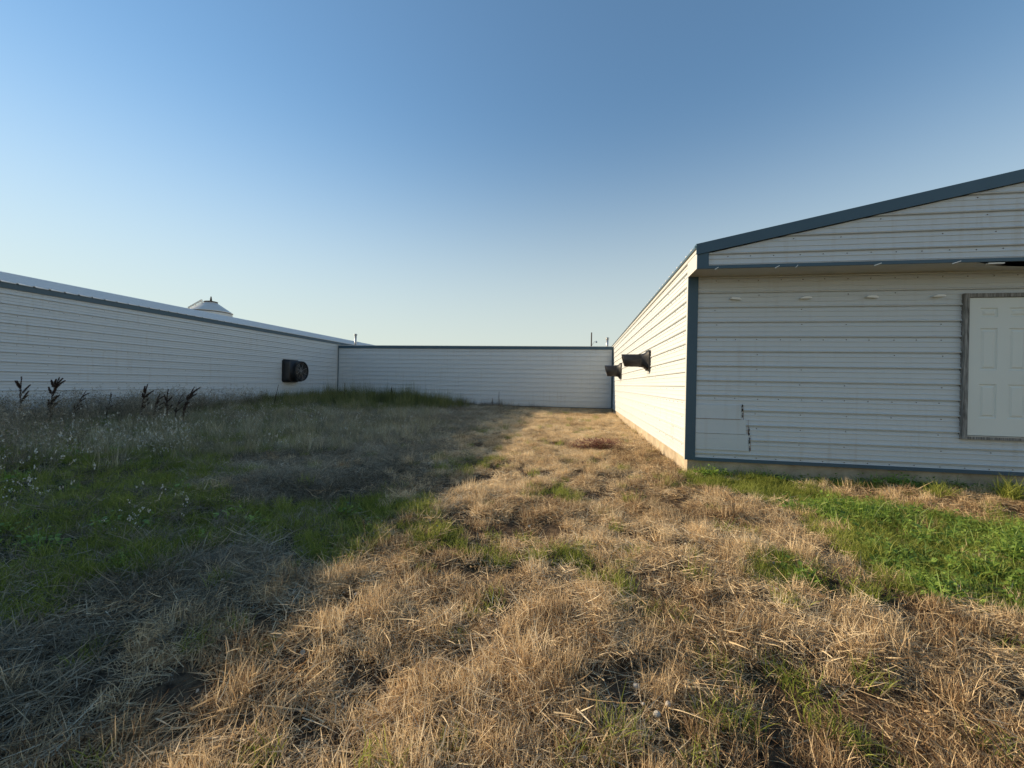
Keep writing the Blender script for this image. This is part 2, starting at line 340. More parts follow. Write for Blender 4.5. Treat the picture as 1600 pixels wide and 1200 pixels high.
def roof_sheet(mb, xe, ze, xr, zr, y0, y1, th=.02):
    """ribbed roof sheet between eave (xe,ze) and ridge (xr,zr), ribs run up the slope"""
    n = int((y1 - y0) / .3); vs = []; fs = []; prof = []
    for k in range(n):
        c = y0 + (k + .5) * (y1 - y0) / n
        prof += [(c - .13, 0), (c - .03, 0), (c - .012, .02), (c + .012, .02), (c + .03, 0)]
    prof = [(y0, 0)] + prof + [(y1, 0)]
    for (y, d) in prof: vs += [(xe, y, ze + d), (xr, y, zr + d)]
    m = len(prof)
    for i in range(m - 1): fs.append((2 * i, 2 * i + 2, 2 * i + 3, 2 * i + 1) if xr > xe else (2 * i, 2 * i + 1, 2 * i + 3, 2 * i + 2))
    o = len(vs)
    for (y, d) in prof: vs += [(xe, y, ze + d - th), (xr, y, zr + d - th)]
    for i in range(m - 1):
        fs.append((o + 2 * i, o + 2 * i + 1, o + 2 * i + 3, o + 2 * i + 2)); fs.append((2 * i, o + 2 * i, o + 2 * i + 2, 2 * i + 2))
    fs.append((0, 1, o + 1, o)); fs.append((2 * m - 2, o + 2 * m - 2, o + 2 * m - 1, 2 * m - 1))
    mb.add(vs, fs)

# ------------------------------------------------------------ ground sheet
def axis(lo, hi, st, far):
    c = np.arange(lo, hi + st * .5, st); g = [hi]; s_ = st
    while g[-1] < far: s_ *= 1.35; g.append(g[-1] + s_)
    l_ = [lo]; s_ = st
    while l_[-1] > -far: s_ *= 1.35; l_.append(l_[-1] - s_)
    return np.concatenate([np.array(l_[1:][::-1]), c, np.array(g[1:])])
gx = axis(-14, 10, .09, 4000); gy = axis(-1.5, 21, .09, 4000)
GX, GY = np.meshgrid(gx, gy); GZ = gz(GX, GY)
V = np.stack([GX, GY, GZ], -1).reshape(-1, 3); nx, ny = len(gx), len(gy)
idx = np.arange(nx * ny).reshape(ny, nx)
Q = np.stack([idx[:-1, :-1], idx[:-1, 1:], idx[1:, 1:], idx[1:, :-1]], -1).reshape(-1, 4)
def np_mesh(name, V, Q, mat, smooth=False):
    me = bpy.data.meshes.new(name); k = Q.shape[1]
    me.vertices.add(len(V)); me.vertices.foreach_set('co', V.astype(np.float32).ravel())
    me.loops.add(Q.size); me.loops.foreach_set('vertex_index', Q.astype(np.int32).ravel())
    me.polygons.add(len(Q)); me.polygons.foreach_set('loop_start', np.arange(0, Q.size, k, dtype=np.int32))
    me.polygons.foreach_set('use_smooth', np.full(len(Q), smooth)); me.materials.append(mat); me.update(); me.validate()
    return me
gm = np_mesh('ground', V, Q, GROUND, True)
gr = m_green(V[:, 0], V[:, 1]); ge = m_grey(V[:, 0], V[:, 1])
fo = np.maximum(sstep(-V[:, 1], .8, 2.2), sstep(V[:, 0], 8.5, 10)); fo = np.maximum(fo, sstep(V[:, 1], 24, 26)); gr = gr * (1 - fo)
for nm, arr in (('green', gr), ('grey', ge), ('field', fo)):
    at = gm.attributes.new(nm, 'FLOAT', 'POINT'); at.data.foreach_set('value', arr.astype(np.float32))
go = bpy.data.objects.new('ground', gm); COL.objects.link(go)
tag(go, 'uneven farmyard ground of soil and dead thatch under the grass', 'ground', kind='structure')

# ------------------------------------------------------------ right barn
ZF, ZS = .25, 3.13          # foundation top, soffit
SL = .208                   # roof pitch
YO = 6.26                   # front face of the overhanging gable box
YE = 46
WB = 12.8                   # barn width
XRR = XR + WB
ZE = 3.44                   # eave height
ZRI = ZE + SL * WB / 2
def rake_z(x): return ZE + SL * min(x - XR, XRR - x)
b = empty('barn', (XR, YG, 0), 'long white steel-sided barn on the right with slate blue trim, overhanging gable and white door', 'barn')
m = MB(); siding(m, 'x', XR, -1, YG + .02, YE, ZF, ZE - .09, off=ZF + .015, seed=3, sp=.61); m.build('side_wall', [SIDE, SCREW], b)
m = MB(); siding(m, 'y', YG, -1, XR + .12, XRR - .02, ZF + .035, ZS, off=ZF + .11, seed=5, skip=lambda x, z: (5.3 < x < 6.5 and .6 < z < 2.9) or (1.8 < x < 2.62 and .4 < z < 1.15)); m.build('gable_wall', [SIDE, SCREW], b)
m = MB()
xl = lambda z: XR + max(.12, (z + .12 - ZE) / SL + .05)
xr_ = lambda z: XRR - max(.12, (z + .12 - ZE) / SL + .05)
siding(m, 'y', YO, -1, xl, xr_, ZS + .03, ZRI - .14, off=ZS + .20, seed=8, sp=.61); m.build('gable_panel', [SIDE, SCREW], b)
m = MB()   # far gable end and far side, closing the volume
m.prism([(XR, ZF), (XRR, ZF), (XRR, ZE - .03), ((XR + XRR) / 2, ZRI - .03), (XR, ZE - .03)], 'y', YE, YE + .05)
siding(m, 'x', XRR, 1, YG, YE, ZF, ZE - .05, off=ZF, screws=False); m.build('rear_wall', [SIDE, SCREW], b)
m = MB(); m.box(XR + .025, YG + .03, -.4, XRR - .03, YE, ZF - .002)
m.build('foundation', CONC, b)
m = MB()   # corner trim, front face and narrow side return
m.box(XR - .026, YG - .030, ZF - .004, XR + .125, YG - .012, ZS - .004); m.build('corner_trim', TRIM, b)
m = MB(); m.box(XR - .0265, YG - .0115, ZF - .003, XR - .004, YG + .055, ZS - .002); m.build('corner_trim', WHT, b, 'narrow white return of the corner trim')
m = MB()
for k in range(5): m.box(XR + .126 + k * 2.54 + (0 if k == 0 or k % 2 == 0 else -.03), YG - .026 - .002 * (k % 2), ZF - .012 - .002 * (k % 2), min(XRR, XR + .126 + (k + 1) * 2.54 + (.03 if k % 2 else -.002)), YG - .001 * (k % 2), ZF + .034 + .002 * (k % 2))
m.build('base_trim', TRIM, b)
# gable box: side return, corner trim, lower trim, soffit with a sagging bay
m = MB(); m.prism([(YO + .0, ZS - .01), (YG + .02, ZS - .01), (YG + .02, ZE - .09), (YO, ZE - .09)], 'x', XR - .03, XR - .006); m.build('box_return', WHT, b)
m = MB(); m.box(XR - .034, YO - .026, ZS + .02, XR + .125, YO - .004, ZE - .07); m.build('corner_trim', TRIM, b)
m = MB(); m.box(XR - .034, YO - .028, ZS - .022, XRR, YO - .002, ZS + .0195); m.build('gable_trim', TRIM, b)
m = MB()
n_s = 40; x0s, x1s = XR + .0, 5.05
m.box(XR - .028, YO + .001, ZS - .012, x1s, YG + .0, ZS - .002)
# sagging soffit: front edge has come out of its channel and hangs at the wall side
vs = []; k_ = 24
for i in range(k_ + 1):
    x = x1s + .002 + i * (9.4 - x1s) / k_; t = sstep(np.array(x), x1s, x1s + .5); dn = float(t)
    vs += [(x, YO + .02 + .13 * dn, ZS - .008 - .035 * dn + .012 * math.sin(x * 5)), (x, YG - .0, ZS - .008 - .012 * dn)]
fs = [(2 * i, 2 * i + 1, 2 * i + 3, 2 * i + 2) for i in range(k_)]
m.add(vs, fs); m.box(9.41, YO + .001, ZS - .012, XRR, YG, ZS - .002)
m.build('soffit', SOFF, b)
m = MB(); m.box(XR + .05, YO + .01, ZS + .10, XRR - .05, YG + .02, ZS + .11); m.build('cavity_shade', DARK, b)  # near-black sheet stands in for the shade inside the open eave
rd = random.Random(4)
for (cx, L, dz) in ((1.93, .05, .05), (2.73, .06, .03), (2.98, .03, .04), (3.98, .09, .05), (4.9, .10, .05)):
    m = MB(); m.prism([(cx - L * .5, ZS - .045), (cx + L * .5, ZS - .012), (cx + L * .5, ZS - .002), (cx - L * .5, ZS - .035)], 'y', YO - .036, YO - .03); m.build('bent_clip', BRK, b)
m = MB(); m.box(5.28, YO - .01, ZS - .046, 5.46, YO + .03, ZS - .032); m.build('light_strip', BRK, b)
# rake and eave trim, roof
m = MB()
for s_ in (0, 1):
    X = (lambda x: x) if s_ == 0 else (lambda x: XR + XRR - x)
    xm = (XR + XRR) / 2; P = [(X(XR - .05), ZE - .13), (X(xm), ZRI - .13 + .0), (X(xm), ZRI + .035), (X(XR - .05), ZE + .025)]
    m.prism(P if s_ == 0 else P[::-1], 'y', YO - .045, YO - .028)
    m.prism([(X(XR - .05), ZE + .0), (X(xm), ZRI + .02), (X(xm), ZRI + .04), (X(XR - .05), ZE + .03)], 'y', YO - .027, YO + .08)
m.build('rake_trim', TRIM, b)
m = MB(); m.box(XR - .035, YO + .0, ZE - .085, XR + .02, YE, ZE - .012); m.build('eave_fascia', WHT, b)
m = MB(); m.box(XR - .06, YO - .02, ZE - .032, XR + .03, YE, ZE + .004); m.build('eave_trim', TRIM, b)
m = MB(); roof_sheet(m, XR - .055, ZE + .012, (XR + XRR) / 2, ZRI + .012, YO + .09, YE); roof_sheet(m, XRR + .055, ZE + .012, (XR + XRR) / 2, ZRI + .012, YO + .09, YE)
m.build('roof', ROOF, b)
# door with weathered wood frame
DX0, DX1, DZ0, DZ1 = 5.452, 6.305, .785, 2.735
m = MB(); w = .062; y1, y0 = YG + .02, YG - .055
m.box(DX0 - w, y0, DZ0 - .06, DX0 - .004, y1, DZ1 + w); m.box(DX1 + .004, y0, DZ0 - .06, DX1 + w, y1, DZ1 + w)
m.box(DX0 - .0035, y0 + .003, DZ1 + .006, DX1 + .0035, y1, DZ1 + w - .002); m.box(DX0 - .0035, y0 + .003, DZ0 - .06, DX1 + .0035, y1, DZ0 - .02)
dp = MB(); dy = YG - .030
cols = [(DX0 + .148, DX0 + .358), (DX0 + .495, DX0 + .705)]; rows = [(1.03, 1.51), (1.71, 2.30), (2.46, 2.59)]
# slab face as a grid with recessed, raised-field panels
xs = sorted({DX0, DX1, *[v for c in cols for v in c]}); zs = sorted({DZ0, DZ1, *[v for c in rows for v in c]})
for i in range(len(xs) - 1):
    for j in range(len(zs) - 1):
        xa, xb, za, zb = xs[i], xs[i + 1], zs[j], zs[j + 1]
        if (xa, xb) in cols and (za, zb) in rows:
            L = [(0, 0), (.010, .012), (.026, .012), (.048, .001)]; R_ = []
            for (e, d) in L: R_.append([(xa + e, dy + d, za + e), (xb - e, dy + d, za + e), (xb - e, dy + d, zb - e), (xa + e, dy + d, zb - e)])
            base = []; fs = []
            for r in R_: base += r
            for k in range(3):
                for q in range(4): fs.append((4 * k + q, 4 * k + (q + 1) % 4, 4 * k + 4 + (q + 1) % 4, 4 * k + 4 + q))
            fs.append((12, 13, 14, 15)); dp.add(base, fs)
        else: dp.add([(xa, dy, za), (xb, dy, za), (xb, dy, zb), (xa, dy, zb)], [(0, 1, 2, 3)])
dp.box(DX0, dy + .014, DZ0, DX1, YG + .015, DZ1)
door = dp.build('door', DOORW, b)
m.build('door_frame', WOOD, door)
m = MB(); m.box(DX0 - .0034, y0 + .006, DZ0 - .0195, DX1 + .0034, YG - .012, DZ0 - .009); m.build('sill', GALV, door)
m = MB(); m.smooth = True; m.tube([(DX1 - .07, dy, 1.62), (DX1 - .07, dy - .045, 1.62)], [.014, .014], 10); m.tube([(DX1 - .07, dy - .04, 1.62), (DX1 - .07, dy - .055, 1.62), (DX1 - .07, dy - .085, 1.62)], [.02, .03, .018], 12); m.build('handle', GALV, door)
# thin brackets in a row below the soffit
for cx, tilt in ((2.37, -.010), (3.35, .004), (4.23, -.006), (5.08, .004)):
    m = MB(); m.prism([(cx - .085, 2.755 - tilt), (cx + .075, 2.755 + tilt), (cx + .07, 2.775 + tilt), (cx - .05, 2.778 - tilt)], 'y', YG - .060, YG - .004)
    m.box(cx - .03, YG - .064, 2.772, cx + .05, YG - .02, 2.783); m.build('bracket', BRK, b)
# patched siding bay with open rusty seams
m = MB()
for (xa, xb, za, zb) in ((XR + .128, 2.49, .905, 1.115), (XR + .128, 2.56, .675, .897), (XR + .128, 2.60, .42, .667)):
    m.prism([(xa, za), (xb, za), (xb, zb), (xa, zb)], 'y', YG - .0175, YG - .0065)
    m.prism([(xa, za), (xb, za), (xb, za + .012), (xa, za + .012)], 'y', YG - .024, YG - .0178)
m.build('siding_patch', PATCH, b, 'smoother repaired siding sheets with rusty seams at the low left of the gable wall')
m = MB(); rd = random.Random(9)
for (xa, z0, z1, w0) in ((2.492, 1.02, 1.14, .020), (2.50, .93, 1.01, .012), (2.595, .66, .80, .018), (2.603, .52, .63, .022), (2.612, .41, .50, .012)):
    n_ = 6; Lx = [xa + rd.uniform(-.004, .004) for _ in range(n_ + 1)]; Rx = [xa + w0 * (.35 + rd.random()) * (1 if 0 < i < n_ else .3) for i in range(n_ + 1)]
    zz = [z0 + (z1 - z0) * i / n_ for i in range(n_ + 1)]
    P = [(Lx[i], zz[i]) for i in range(n_ + 1)]; Pr = [(Rx[i], zz[i]) for i in range(n_ + 1)]
    m = MB(); m.prism(P[::-1] + Pr, 'y', YG - .0262, YG - .0252); m.build('torn_seam', DARK, b, 'black ragged split in the siding')
m = MB()
for (xa, z0, z1) in ((2.515, .90, 1.12), (2.585, .68, .90), (2.625, .42, .66)):
    m.prism([(xa, z0), (xa + .006, z0), (xa + .004, z1), (xa + .001, z1)], 'y', YG - .0255, YG - .0245)
m.prism([(XR + .13, .9), (2.49, .9), (2.49, .904), (XR + .13, .904)], 'y', YG - .0262, YG - .0248)
m.build('rust_streak', RUST, b)

# ------------------------------------------------------------ left barn
WL = 12.6; XLL = XL - WL; ZLE = 3.54; ZLR = ZLE + SL * WL / 2; Y0L, Y1L = -3.0, 46.0
lb = empty('barn', (XL, Y0L, 0), 'long low white steel-sided barn along the left in full shade, pale roof above its trim', 'barn')
m = MB(); siding(m, 'x', XL, 1, Y0L, Y1L, .26, ZLE - .14, off=.30, seed=13, sp=.61); m.build('side_wall', [SIDE, SCREW], lb)
m = MB(); siding(m, 'x', XLL, -1, Y0L, Y1L, .26, ZLE - .05, off=.30, screws=False)
for yy in (Y0L - .05, Y1L): m.prism([(XL, .26), (XLL, .26), (XLL, ZLE - .03), ((XL + XLL) / 2, ZLR - .03), (XL, ZLE - .03)], 'y', yy, yy + .05)
m.build('rear_wall', [SIDE, SCREW], lb)
m = MB(); m.box(XLL + .03, Y0L + .03, -.4, XL - .02, Y1L - .02, .258); m.build('foundation', CONC, lb)
m = MB(); m.box(XL - .01, Y0L - .06, ZLE - .145, XL + .035, Y1L, ZLE - .014); m.build('eave_trim', TRIM, lb)
m = MB(); m.box(XL - .002, YB - .09, .26, XL + .022, YB - .0205, ZLE - .146); m.build('corner_trim', WHT, lb)
m = MB(); roof_sheet(m, XL + .06, ZLE + .004, (XL + XLL) / 2, ZLR + .012, Y0L - .08, Y1L + .05); roof_sheet(m, XLL - .06, ZLE + .004, (XL + XLL) / 2, ZLR + .012, Y0L - .08, Y1L + .05)
m.build('roof', ROOF, lb)
m = MB(); xm = (XL + XLL) / 2; m.prism([(xm - .2, ZLR - .012), (xm, ZLR + .045), (xm + .2, ZLR - .012), (xm + .2, ZLR - .02), (xm, ZLR + .03), (xm - .2, ZLR - .02)], 'y', Y0L - .09, Y1L + .06)
m.build('ridge_cap', ROOF, lb)

# ------------------------------------------------------------ link building across the back
ZL = 3.34
lk = empty('link_building', ((XL + XR) / 2, YB, 0), 'low white flat-roofed connecting building across the back of the yard', 'building')
m = MB(); siding(m, 'y', YB, -1, XL + .02, XR - .02, .26, ZL - .14, off=.34, seed=17, sp=.61); m.build('front_wall', [SIDE, SCREW], lk)
m = MB(); siding(m, 'y', YB + 4.2, 1, XL + .02, XR - .02, .26, ZL - .2, off=.34, screws=False); m.build('rear_wall', [SIDE, SCREW], lk)
m = MB(); m.box(XL + .03, YB + .03, -.4, XR - .03, YB + 4.15, .258); m.build('foundation', CONC, lk)
m = MB(); m.box(XL + .036, YB - .045, ZL - .145, XR - .0, YB - .0, ZL - .004); m.build('eave_trim', TRIM, lk)
m = MB(); m.box(XL + .0, YB - .038, .262, XL + .055, YB - .001, ZL - .146); m.build('corner_trim', TRIM, lk); m = MB(); m.box(XR - .085, YB - .034, .262, XR - .019, YB - .001, ZL - .146); m.build('corner_trim', TRIM, lk)
m = MB(); m.box(XL + .056, YB - .022, .235, XR - .086, YB - .0, .266); m.build('base_trim', TRIM, lk)
m = MB(); m.prism([(YB - .06, ZL - .002), (YB + 4.25, ZL - .17), (YB + 4.25, ZL - .15), (YB - .06, ZL + .02)], 'x', XL + .06, XR - .06)
rf = m.build('roof', ROOF, lk)
for (px, py, zt, r) in ((-12.95, YB + 1.1, 4.14, .062), (1.44, YB + .9, 3.92, .062)):
    m = MB(); m.smooth = True; m.tube([(px, py, ZL - .12), (px, py, zt - .10)], r, 14)
    vp = m.build('vent_pipe', GALV, rf)
    m = MB(); m.smooth = True; m.tube([(px, py, zt - .10), (px, py, zt - .085)], r * 1.55, 14); m.tube([(px, py, zt - .085), (px, py, zt - .045)], r * .95, 14); m.tube([(px, py, zt - .045), (px, py, zt - .02), (px, py, zt)], [r * 1.6, r * 1.5, r * .6], 14)
    m.build('vent_cap', GALV, rf)

# ------------------------------------------------------------ exhaust fans
def ring_x(x, cy, cz, r, n=40, sq=0., slant=0., ry=1.):
    out = []
    for i in range(n):
        t = 2 * PI * (i + .5) / n; c, s = math.cos(t), math.sin(t)
        q = 1 / max(abs(c), abs(s)); k = r * (1 + (q - 1) * sq)
        yy, zz = c * k * ry, s * k
        out.append((x + slant * zz, cy + yy, cz + zz))
    return out
def wall_fan(cy, cz, hf, rt, L, label):
    f = empty('exhaust_fan', (XR, cy, cz), label, 'exhaust fan', 'hooded exhaust fans on the right barn wall')
    x = XR - .018
    m = MB(); m.loft([ring_x(x + .012, cy, cz, hf, sq=1), ring_x(x - .035, cy, cz, hf, sq=1)]); m.build('flange', BLK, f)
    m = MB(); m.smooth = True; xt = x - .036; tp = L * .26
    m.loft([ring_x(xt, cy, cz, hf * .93, sq=1), ring_x(xt - tp * .5, cy, cz, (hf * .8 + rt) / 2, sq=.45), ring_x(xt - tp, cy, cz, rt * 1.02, sq=0)], cap=False); m.build('cone', BLK, f)
    m = MB(); m.smooth = True; xo = x - L; sl_ = -.25
    R1 = [ring_x(xt - tp + .01, cy, cz, rt), ring_x((xt + xo) / 2, cy, cz, rt * .985), ring_x(xo, cy, cz, rt * .97, slant=sl_), ring_x(xo - .004, cy, cz, rt * .955, slant=sl_),
          ring_x(xo + .01, cy, cz, rt * .93, slant=sl_), ring_x(xt - tp + .01, cy, cz, rt * .93)]
    m.loft(R1, cap=False); m.build('hood', BLK, f)
    m = MB(); m.smooth = True; m.loft([ring_x(xt - tp + .004, cy, cz, rt * 1.04), ring_x(xt - tp - .03, cy, cz, rt * 1.05)], cap=False); m.build('clamp_band', BLK2, f)
    m = MB()
    for k in range(9):
        zz = cz - rt * .9 + k * rt * .225; w = math.sqrt(max(0, (rt * .92) ** 2 - (zz - cz) ** 2))
        m.tube([(xt - tp - .05, cy - w, zz), (xt - tp - .05, cy + w, zz)], .003, 6)
    m.build('guard', WIRE, f)
    m = MB()
    for k in range(4):
        t0 = k * PI / 2 + .3; vs = []
        for (rr, dt, dx) in ((.18, -.25, .02), (.18, .25, -.02), (.95, .38, -.03), (.95, -.2, .03)):
            vs.append((xt - tp * .3 + dx, cy + math.cos(t0 + dt) * rr * rt * .9, cz + math.sin(t0 + dt) * rr * rt * .9))
        m.add(vs, [(0, 1, 2, 3)])
    m.tube([(xt - tp * .55, cy, cz), (xt, cy, cz)], rt * .22, 12); m.build('fan_blades', BLK2, f)
    m = MB(); rd = random.Random(int(cy * 10))
    for k in range(3):
        m = MB(); yy = cy + hf * (-.5 + .6 * k); m.prism([(yy - .012, cz - hf - .002), (yy + .012, cz - hf - .002), (yy + .004, cz - hf - rd.uniform(.08, .2))], 'x', XR - .0195, XR - .0185); m.build('drip_stain', RUST, f)
    return f
wall_fan(10.35, 2.02, .245, .158, .60, 'nearer and larger-looking of two black hooded exhaust fans on the sunlit wall')
wall_fan(17.0, 2.00, .32, .228, .58, 'farther black hooded exhaust fan on the sunlit wall, close to the inner corner')

cy, cz, hf, rt = 17.0, 1.78, .53, .44
f = empty('exhaust_fan', (XL, cy, cz), 'big black exhaust fan with round grilled mouth on the shaded left barn wall', 'exhaust fan')
x = XL + .018
m = MB(); m.loft([ring_x(x - .01, cy, cz, hf, sq=1), ring_x(x + .05, cy, cz, hf, sq=1), ring_x(x + .052, cy, cz, hf * .97, sq=1)]); m.build('flange', BLK, f)
m = MB(); m.smooth = True
m.loft([ring_x(x + .053, cy, cz, hf * .95, sq=1), ring_x(x + .30, cy, cz, hf * .92, sq=.96), ring_x(x + .31, cy, cz, hf * .88, sq=.9), ring_x(x + .34, cy, cz, rt * .97, sq=0), ring_x(x + .58, cy, cz, rt), ring_x(x + .585, cy, cz, rt * 1.05), ring_x(x + .62, cy, cz, rt * 1.05),
        ring_x(x + .63, cy, cz, rt * .97), ring_x(x + .60, cy, cz, rt * .93), ring_x(x + .2, cy, cz, rt * .90)], cap=False); m.build('housing', BLK, f)
m = MB()
for k in range(1, 9):
    m.smooth = True; r_ = rt * .92 * k / 8; P = ring_x(x + .56, cy, cz, r_, 32); m.tube(P + [P[0]], .0035, 5, cap=False)
for k in range(4):
    t = k * PI / 4 + .4; m.tube([(x + .563, cy - math.cos(t) * rt * .93, cz - math.sin(t) * rt * .93), (x + .563, cy + math.cos(t) * rt * .93, cz + math.sin(t) * rt * .93)], .006, 6)
m.build('guard', WIRE, f)
m = MB()
for k in range(5):
    t0 = k * 2 * PI / 5 + .2; vs = []
    for (rr, dt, dx) in ((.18, -.3, .03), (.18, .3, -.03), (.92, .34, -.05), (.92, -.2, .05)): vs.append((x + .36 + dx, cy + math.cos(t0 + dt) * rr * rt, cz + math.sin(t0 + dt) * rr * rt))
    m.add(vs, [(0, 1, 2, 3)])
m.build('fan_blades', BLK2, f)
m = MB(); m.smooth = True; m.tube([(x + .2, cy, cz), (x + .42, cy, cz), (x + .43, cy, cz)], [.09, .09, .06], 16); m.build('motor', BLK2, f)
m = MB(); m.box(x + .06, cy - rt, cz - .02, x + .2, cy + rt, cz + .02); m.build('motor_mount', BLK2, f)

# ------------------------------------------------------------ feed bin beyond the left barn
BX, BY, BR = -30.5, 29.3, 1.52
fb = empty('feed_bin', (BX, BY, 0), 'pale steel feed bin whose conical top shows above the left barn roof', 'feed bin')
def ring_z(z, r, n=48): return [(BX + r * math.cos(2 * PI * i / n), BY + r * math.sin(2 * PI * i / n), z) for i in range(n)]
m = MB(); m.smooth = True; rings = []; z = 2.4; k = 0
while z < 6.84: rings.append(ring_z(z, BR + (.012 if k % 2 else -.012))); z += .055; k += 1
m.loft(rings); m.build('body', GALV, fb)
m = MB(); m.smooth = True; m.loft([ring_z(2.41, BR - .01), ring_z(1.0, .25)]); m.build('hopper', GALV, fb)
m = MB(); m.loft([ring_z(6.85, BR + .05, 24), ring_z(6.88, BR + .05, 24), ring_z(7.66, .45, 24), ring_z(7.68, .45, 24)]); m.build('roof_cone', WHT, fb)
m = MB(); m.smooth = True; m.loft([ring_z(7.675, .48, 24), ring_z(7.76, .48, 24), ring_z(7.80, .3, 24)]); m.build('cap', POLEW, fb)
m = MB(); m.smooth = True; m.loft([ring_z(7.79, .09, 10), ring_z(7.98, .07, 10), ring_z(8.2, .035, 10)]); m.build('vent_spike', POLEW, fb)
lad = MB(); dirv = Vector((-.8, -.6, 0)).normalized(); sd = Vector((-dirv.y, dirv.x, 0)); c0 = Vector((BX, BY, 0))
for s_ in (-.2, .2):
    lad.tube([c0 + dirv * (BR + .14) + sd * s_ + Vector((0, 0, 1.2)), c0 + dirv * (BR + .14) + sd * s_ + Vector((0, 0, 6.95)), c0 + dirv * .55 + sd * s_ + Vector((0, 0, 7.72))], .022, 6)
for k in range(30):
    t = k / 29; 
    if t < .75: p = c0 + dirv * (BR + .14) + Vector((0, 0, 1.3 + t / .75 * 5.2))
    else: q = (t - .75) / .25; p = c0 + dirv * (BR + .12 - q * 1.15) + Vector((0, 0, 6.96 + q * .74))
    lad.tube([p - sd * .2, p + sd * .2], .016, 6)
lad.build('ladder', WHT, fb)
m = MB()
for s_ in (.14, -.14):
    m.tube([c0 + dirv * (BR * .98) + sd * s_ + Vector((0, 0, 7.12)), c0 + dirv * .6 + sd * s_ + Vector((0, 0, 7.86))], .03, 6)
for q in (0, .5, 1): 
    p = c0 + dirv * (BR * .98 - q * (BR * .98 - .6)); m.tube([p + Vector((0, 0, 6.86 + q * .74)), p + Vector((0, 0, 7.12 + q * .74))], .03, 6)
m.build('hand_rail', WHT, fb)
for k in range(4):
    t = PI / 4 + k * PI / 2; m = MB(); m.tube([(BX + BR * math.cos(t), BY + BR * math.sin(t), -.1), (BX + BR * math.cos(t), BY + BR * math.sin(t), 3.2)], .06, 8); m.build('leg', GALV, fb)

# ------------------------------------------------------------ utility pole far behind
PX, PY = 1.75, 61.0
up = empty('utility_pole', (PX, PY, 0), 'thin dark utility pole with a small lamp arm rising beyond the link building', 'utility pole')
m = MB(); m.smooth = True; m.tube([(PX, PY, -.2), (PX, PY, 5), (PX, PY, 9.25)], [.13, .11, .085], 12); m.build('pole', POLEW, up)
m = MB(); m.smooth = True; m.tube([(PX, PY, 7.2), (PX + .35, PY, 7.75), (PX + .6, PY, 7.95), (PX + .78, PY, 7.9)], .022, 8); m.build('arm', GALV, up)
m = MB(); m.smooth = True; m.tube([(PX + .72, PY, 7.98), (PX + .74, PY, 7.84), (PX + .74, PY, 7.72)], [.05, .11, .14], 12); m.build('lamp_head', GALV, up)

# ------------------------------------------------------------ vegetation prototypes
PRO = bpy.data.collections.new('vegetation_prototypes')    # never linked to the scene; only instanced
def blades(n, R, h, lean, bend, w, segs=3, rg=rng, flat=0., zoff=0.):
    """n blades: arrays of vertices, quads, blade value"""
    ang = rg.uniform(0, 2 * PI, n); rad = R * np.sqrt(rg.random(n)); bx, by = rad * np.cos(ang), rad * np.sin(ang)
    H = rg.uniform(h[0], h[1], n); az = rg.uniform(0, 2 * PI, n); le = np.abs(rg.normal(0, lean, n)) + flat * rg.uniform(.7, 1.15, n)
    be = rg.uniform(bend[0], bend[1], n); Wd = w * rg.uniform(.6, 1.35, n); tw = rg.uniform(0, PI, n); val = rg.random(n)
    VV = []; p = np.stack([bx, by, np.full(n, zoff) + (flat > 0) * rg.uniform(0, .035, n)], -1); th = le.copy()
    sx_, sy_ = np.cos(az + PI / 2), np.sin(az + PI / 2)
    for k in range(segs + 1):
        t = k / segs; wd = Wd * (1 - t ** 1.6 * .92) * .5
        # side vector mixes across-blade direction with twist
        s = np.stack([sx_ * np.cos(tw) + np.cos(az) * np.sin(tw) * np.cos(th), sy_ * np.cos(tw) + np.sin(az) * np.sin(tw) * np.cos(th), -np.sin(tw) * np.sin(th)], -1)
        VV += [p - s * wd[:, None], p + s * wd[:, None]]
        st = H / segs; p = p + np.stack([np.cos(az) * np.sin(th), np.sin(az) * np.sin(th), np.cos(th)], -1) * st[:, None]
        if flat > 0: p[:, 2] = np.maximum(p[:, 2], .004)
        th = th + be / segs
    V = np.stack(VV, 1).reshape(-1, 3); per = 2 * (segs + 1); Q = []
    for k in range(segs): Q.append(np.stack([np.arange(n) * per + 2 * k + j for j in (0, 1, 3, 2)], -1))
    return V, np.concatenate(Q), np.repeat(val, per)
def merge(parts):
    V = []; Q = []; A = []; o = 0
    for (v, q, a_) in parts: V.append(v); Q.append(q + o); A.append(a_); o += len(v)
    return np.concatenate(V), np.concatenate(Q), np.concatenate(A)
def proto(name, parts, mat):
    V, Q, A = merge(parts); me = np_mesh(name, V, Q, mat)
    at = me.attributes.new('blade', 'FLOAT', 'POINT'); at.data.foreach_set('value', A.astype(np.float32))
    o = bpy.data.objects.new(name, me); return o
def leafset(n, R, size, h, rg=rng, droop=.5):
    """broad leaves: rhombic curved blades held on short stalks"""
    return blades(n, R, (size * .8, size * 1.4), .65, (.2, 1.2), size * .42, 4, rg, 0, 0)
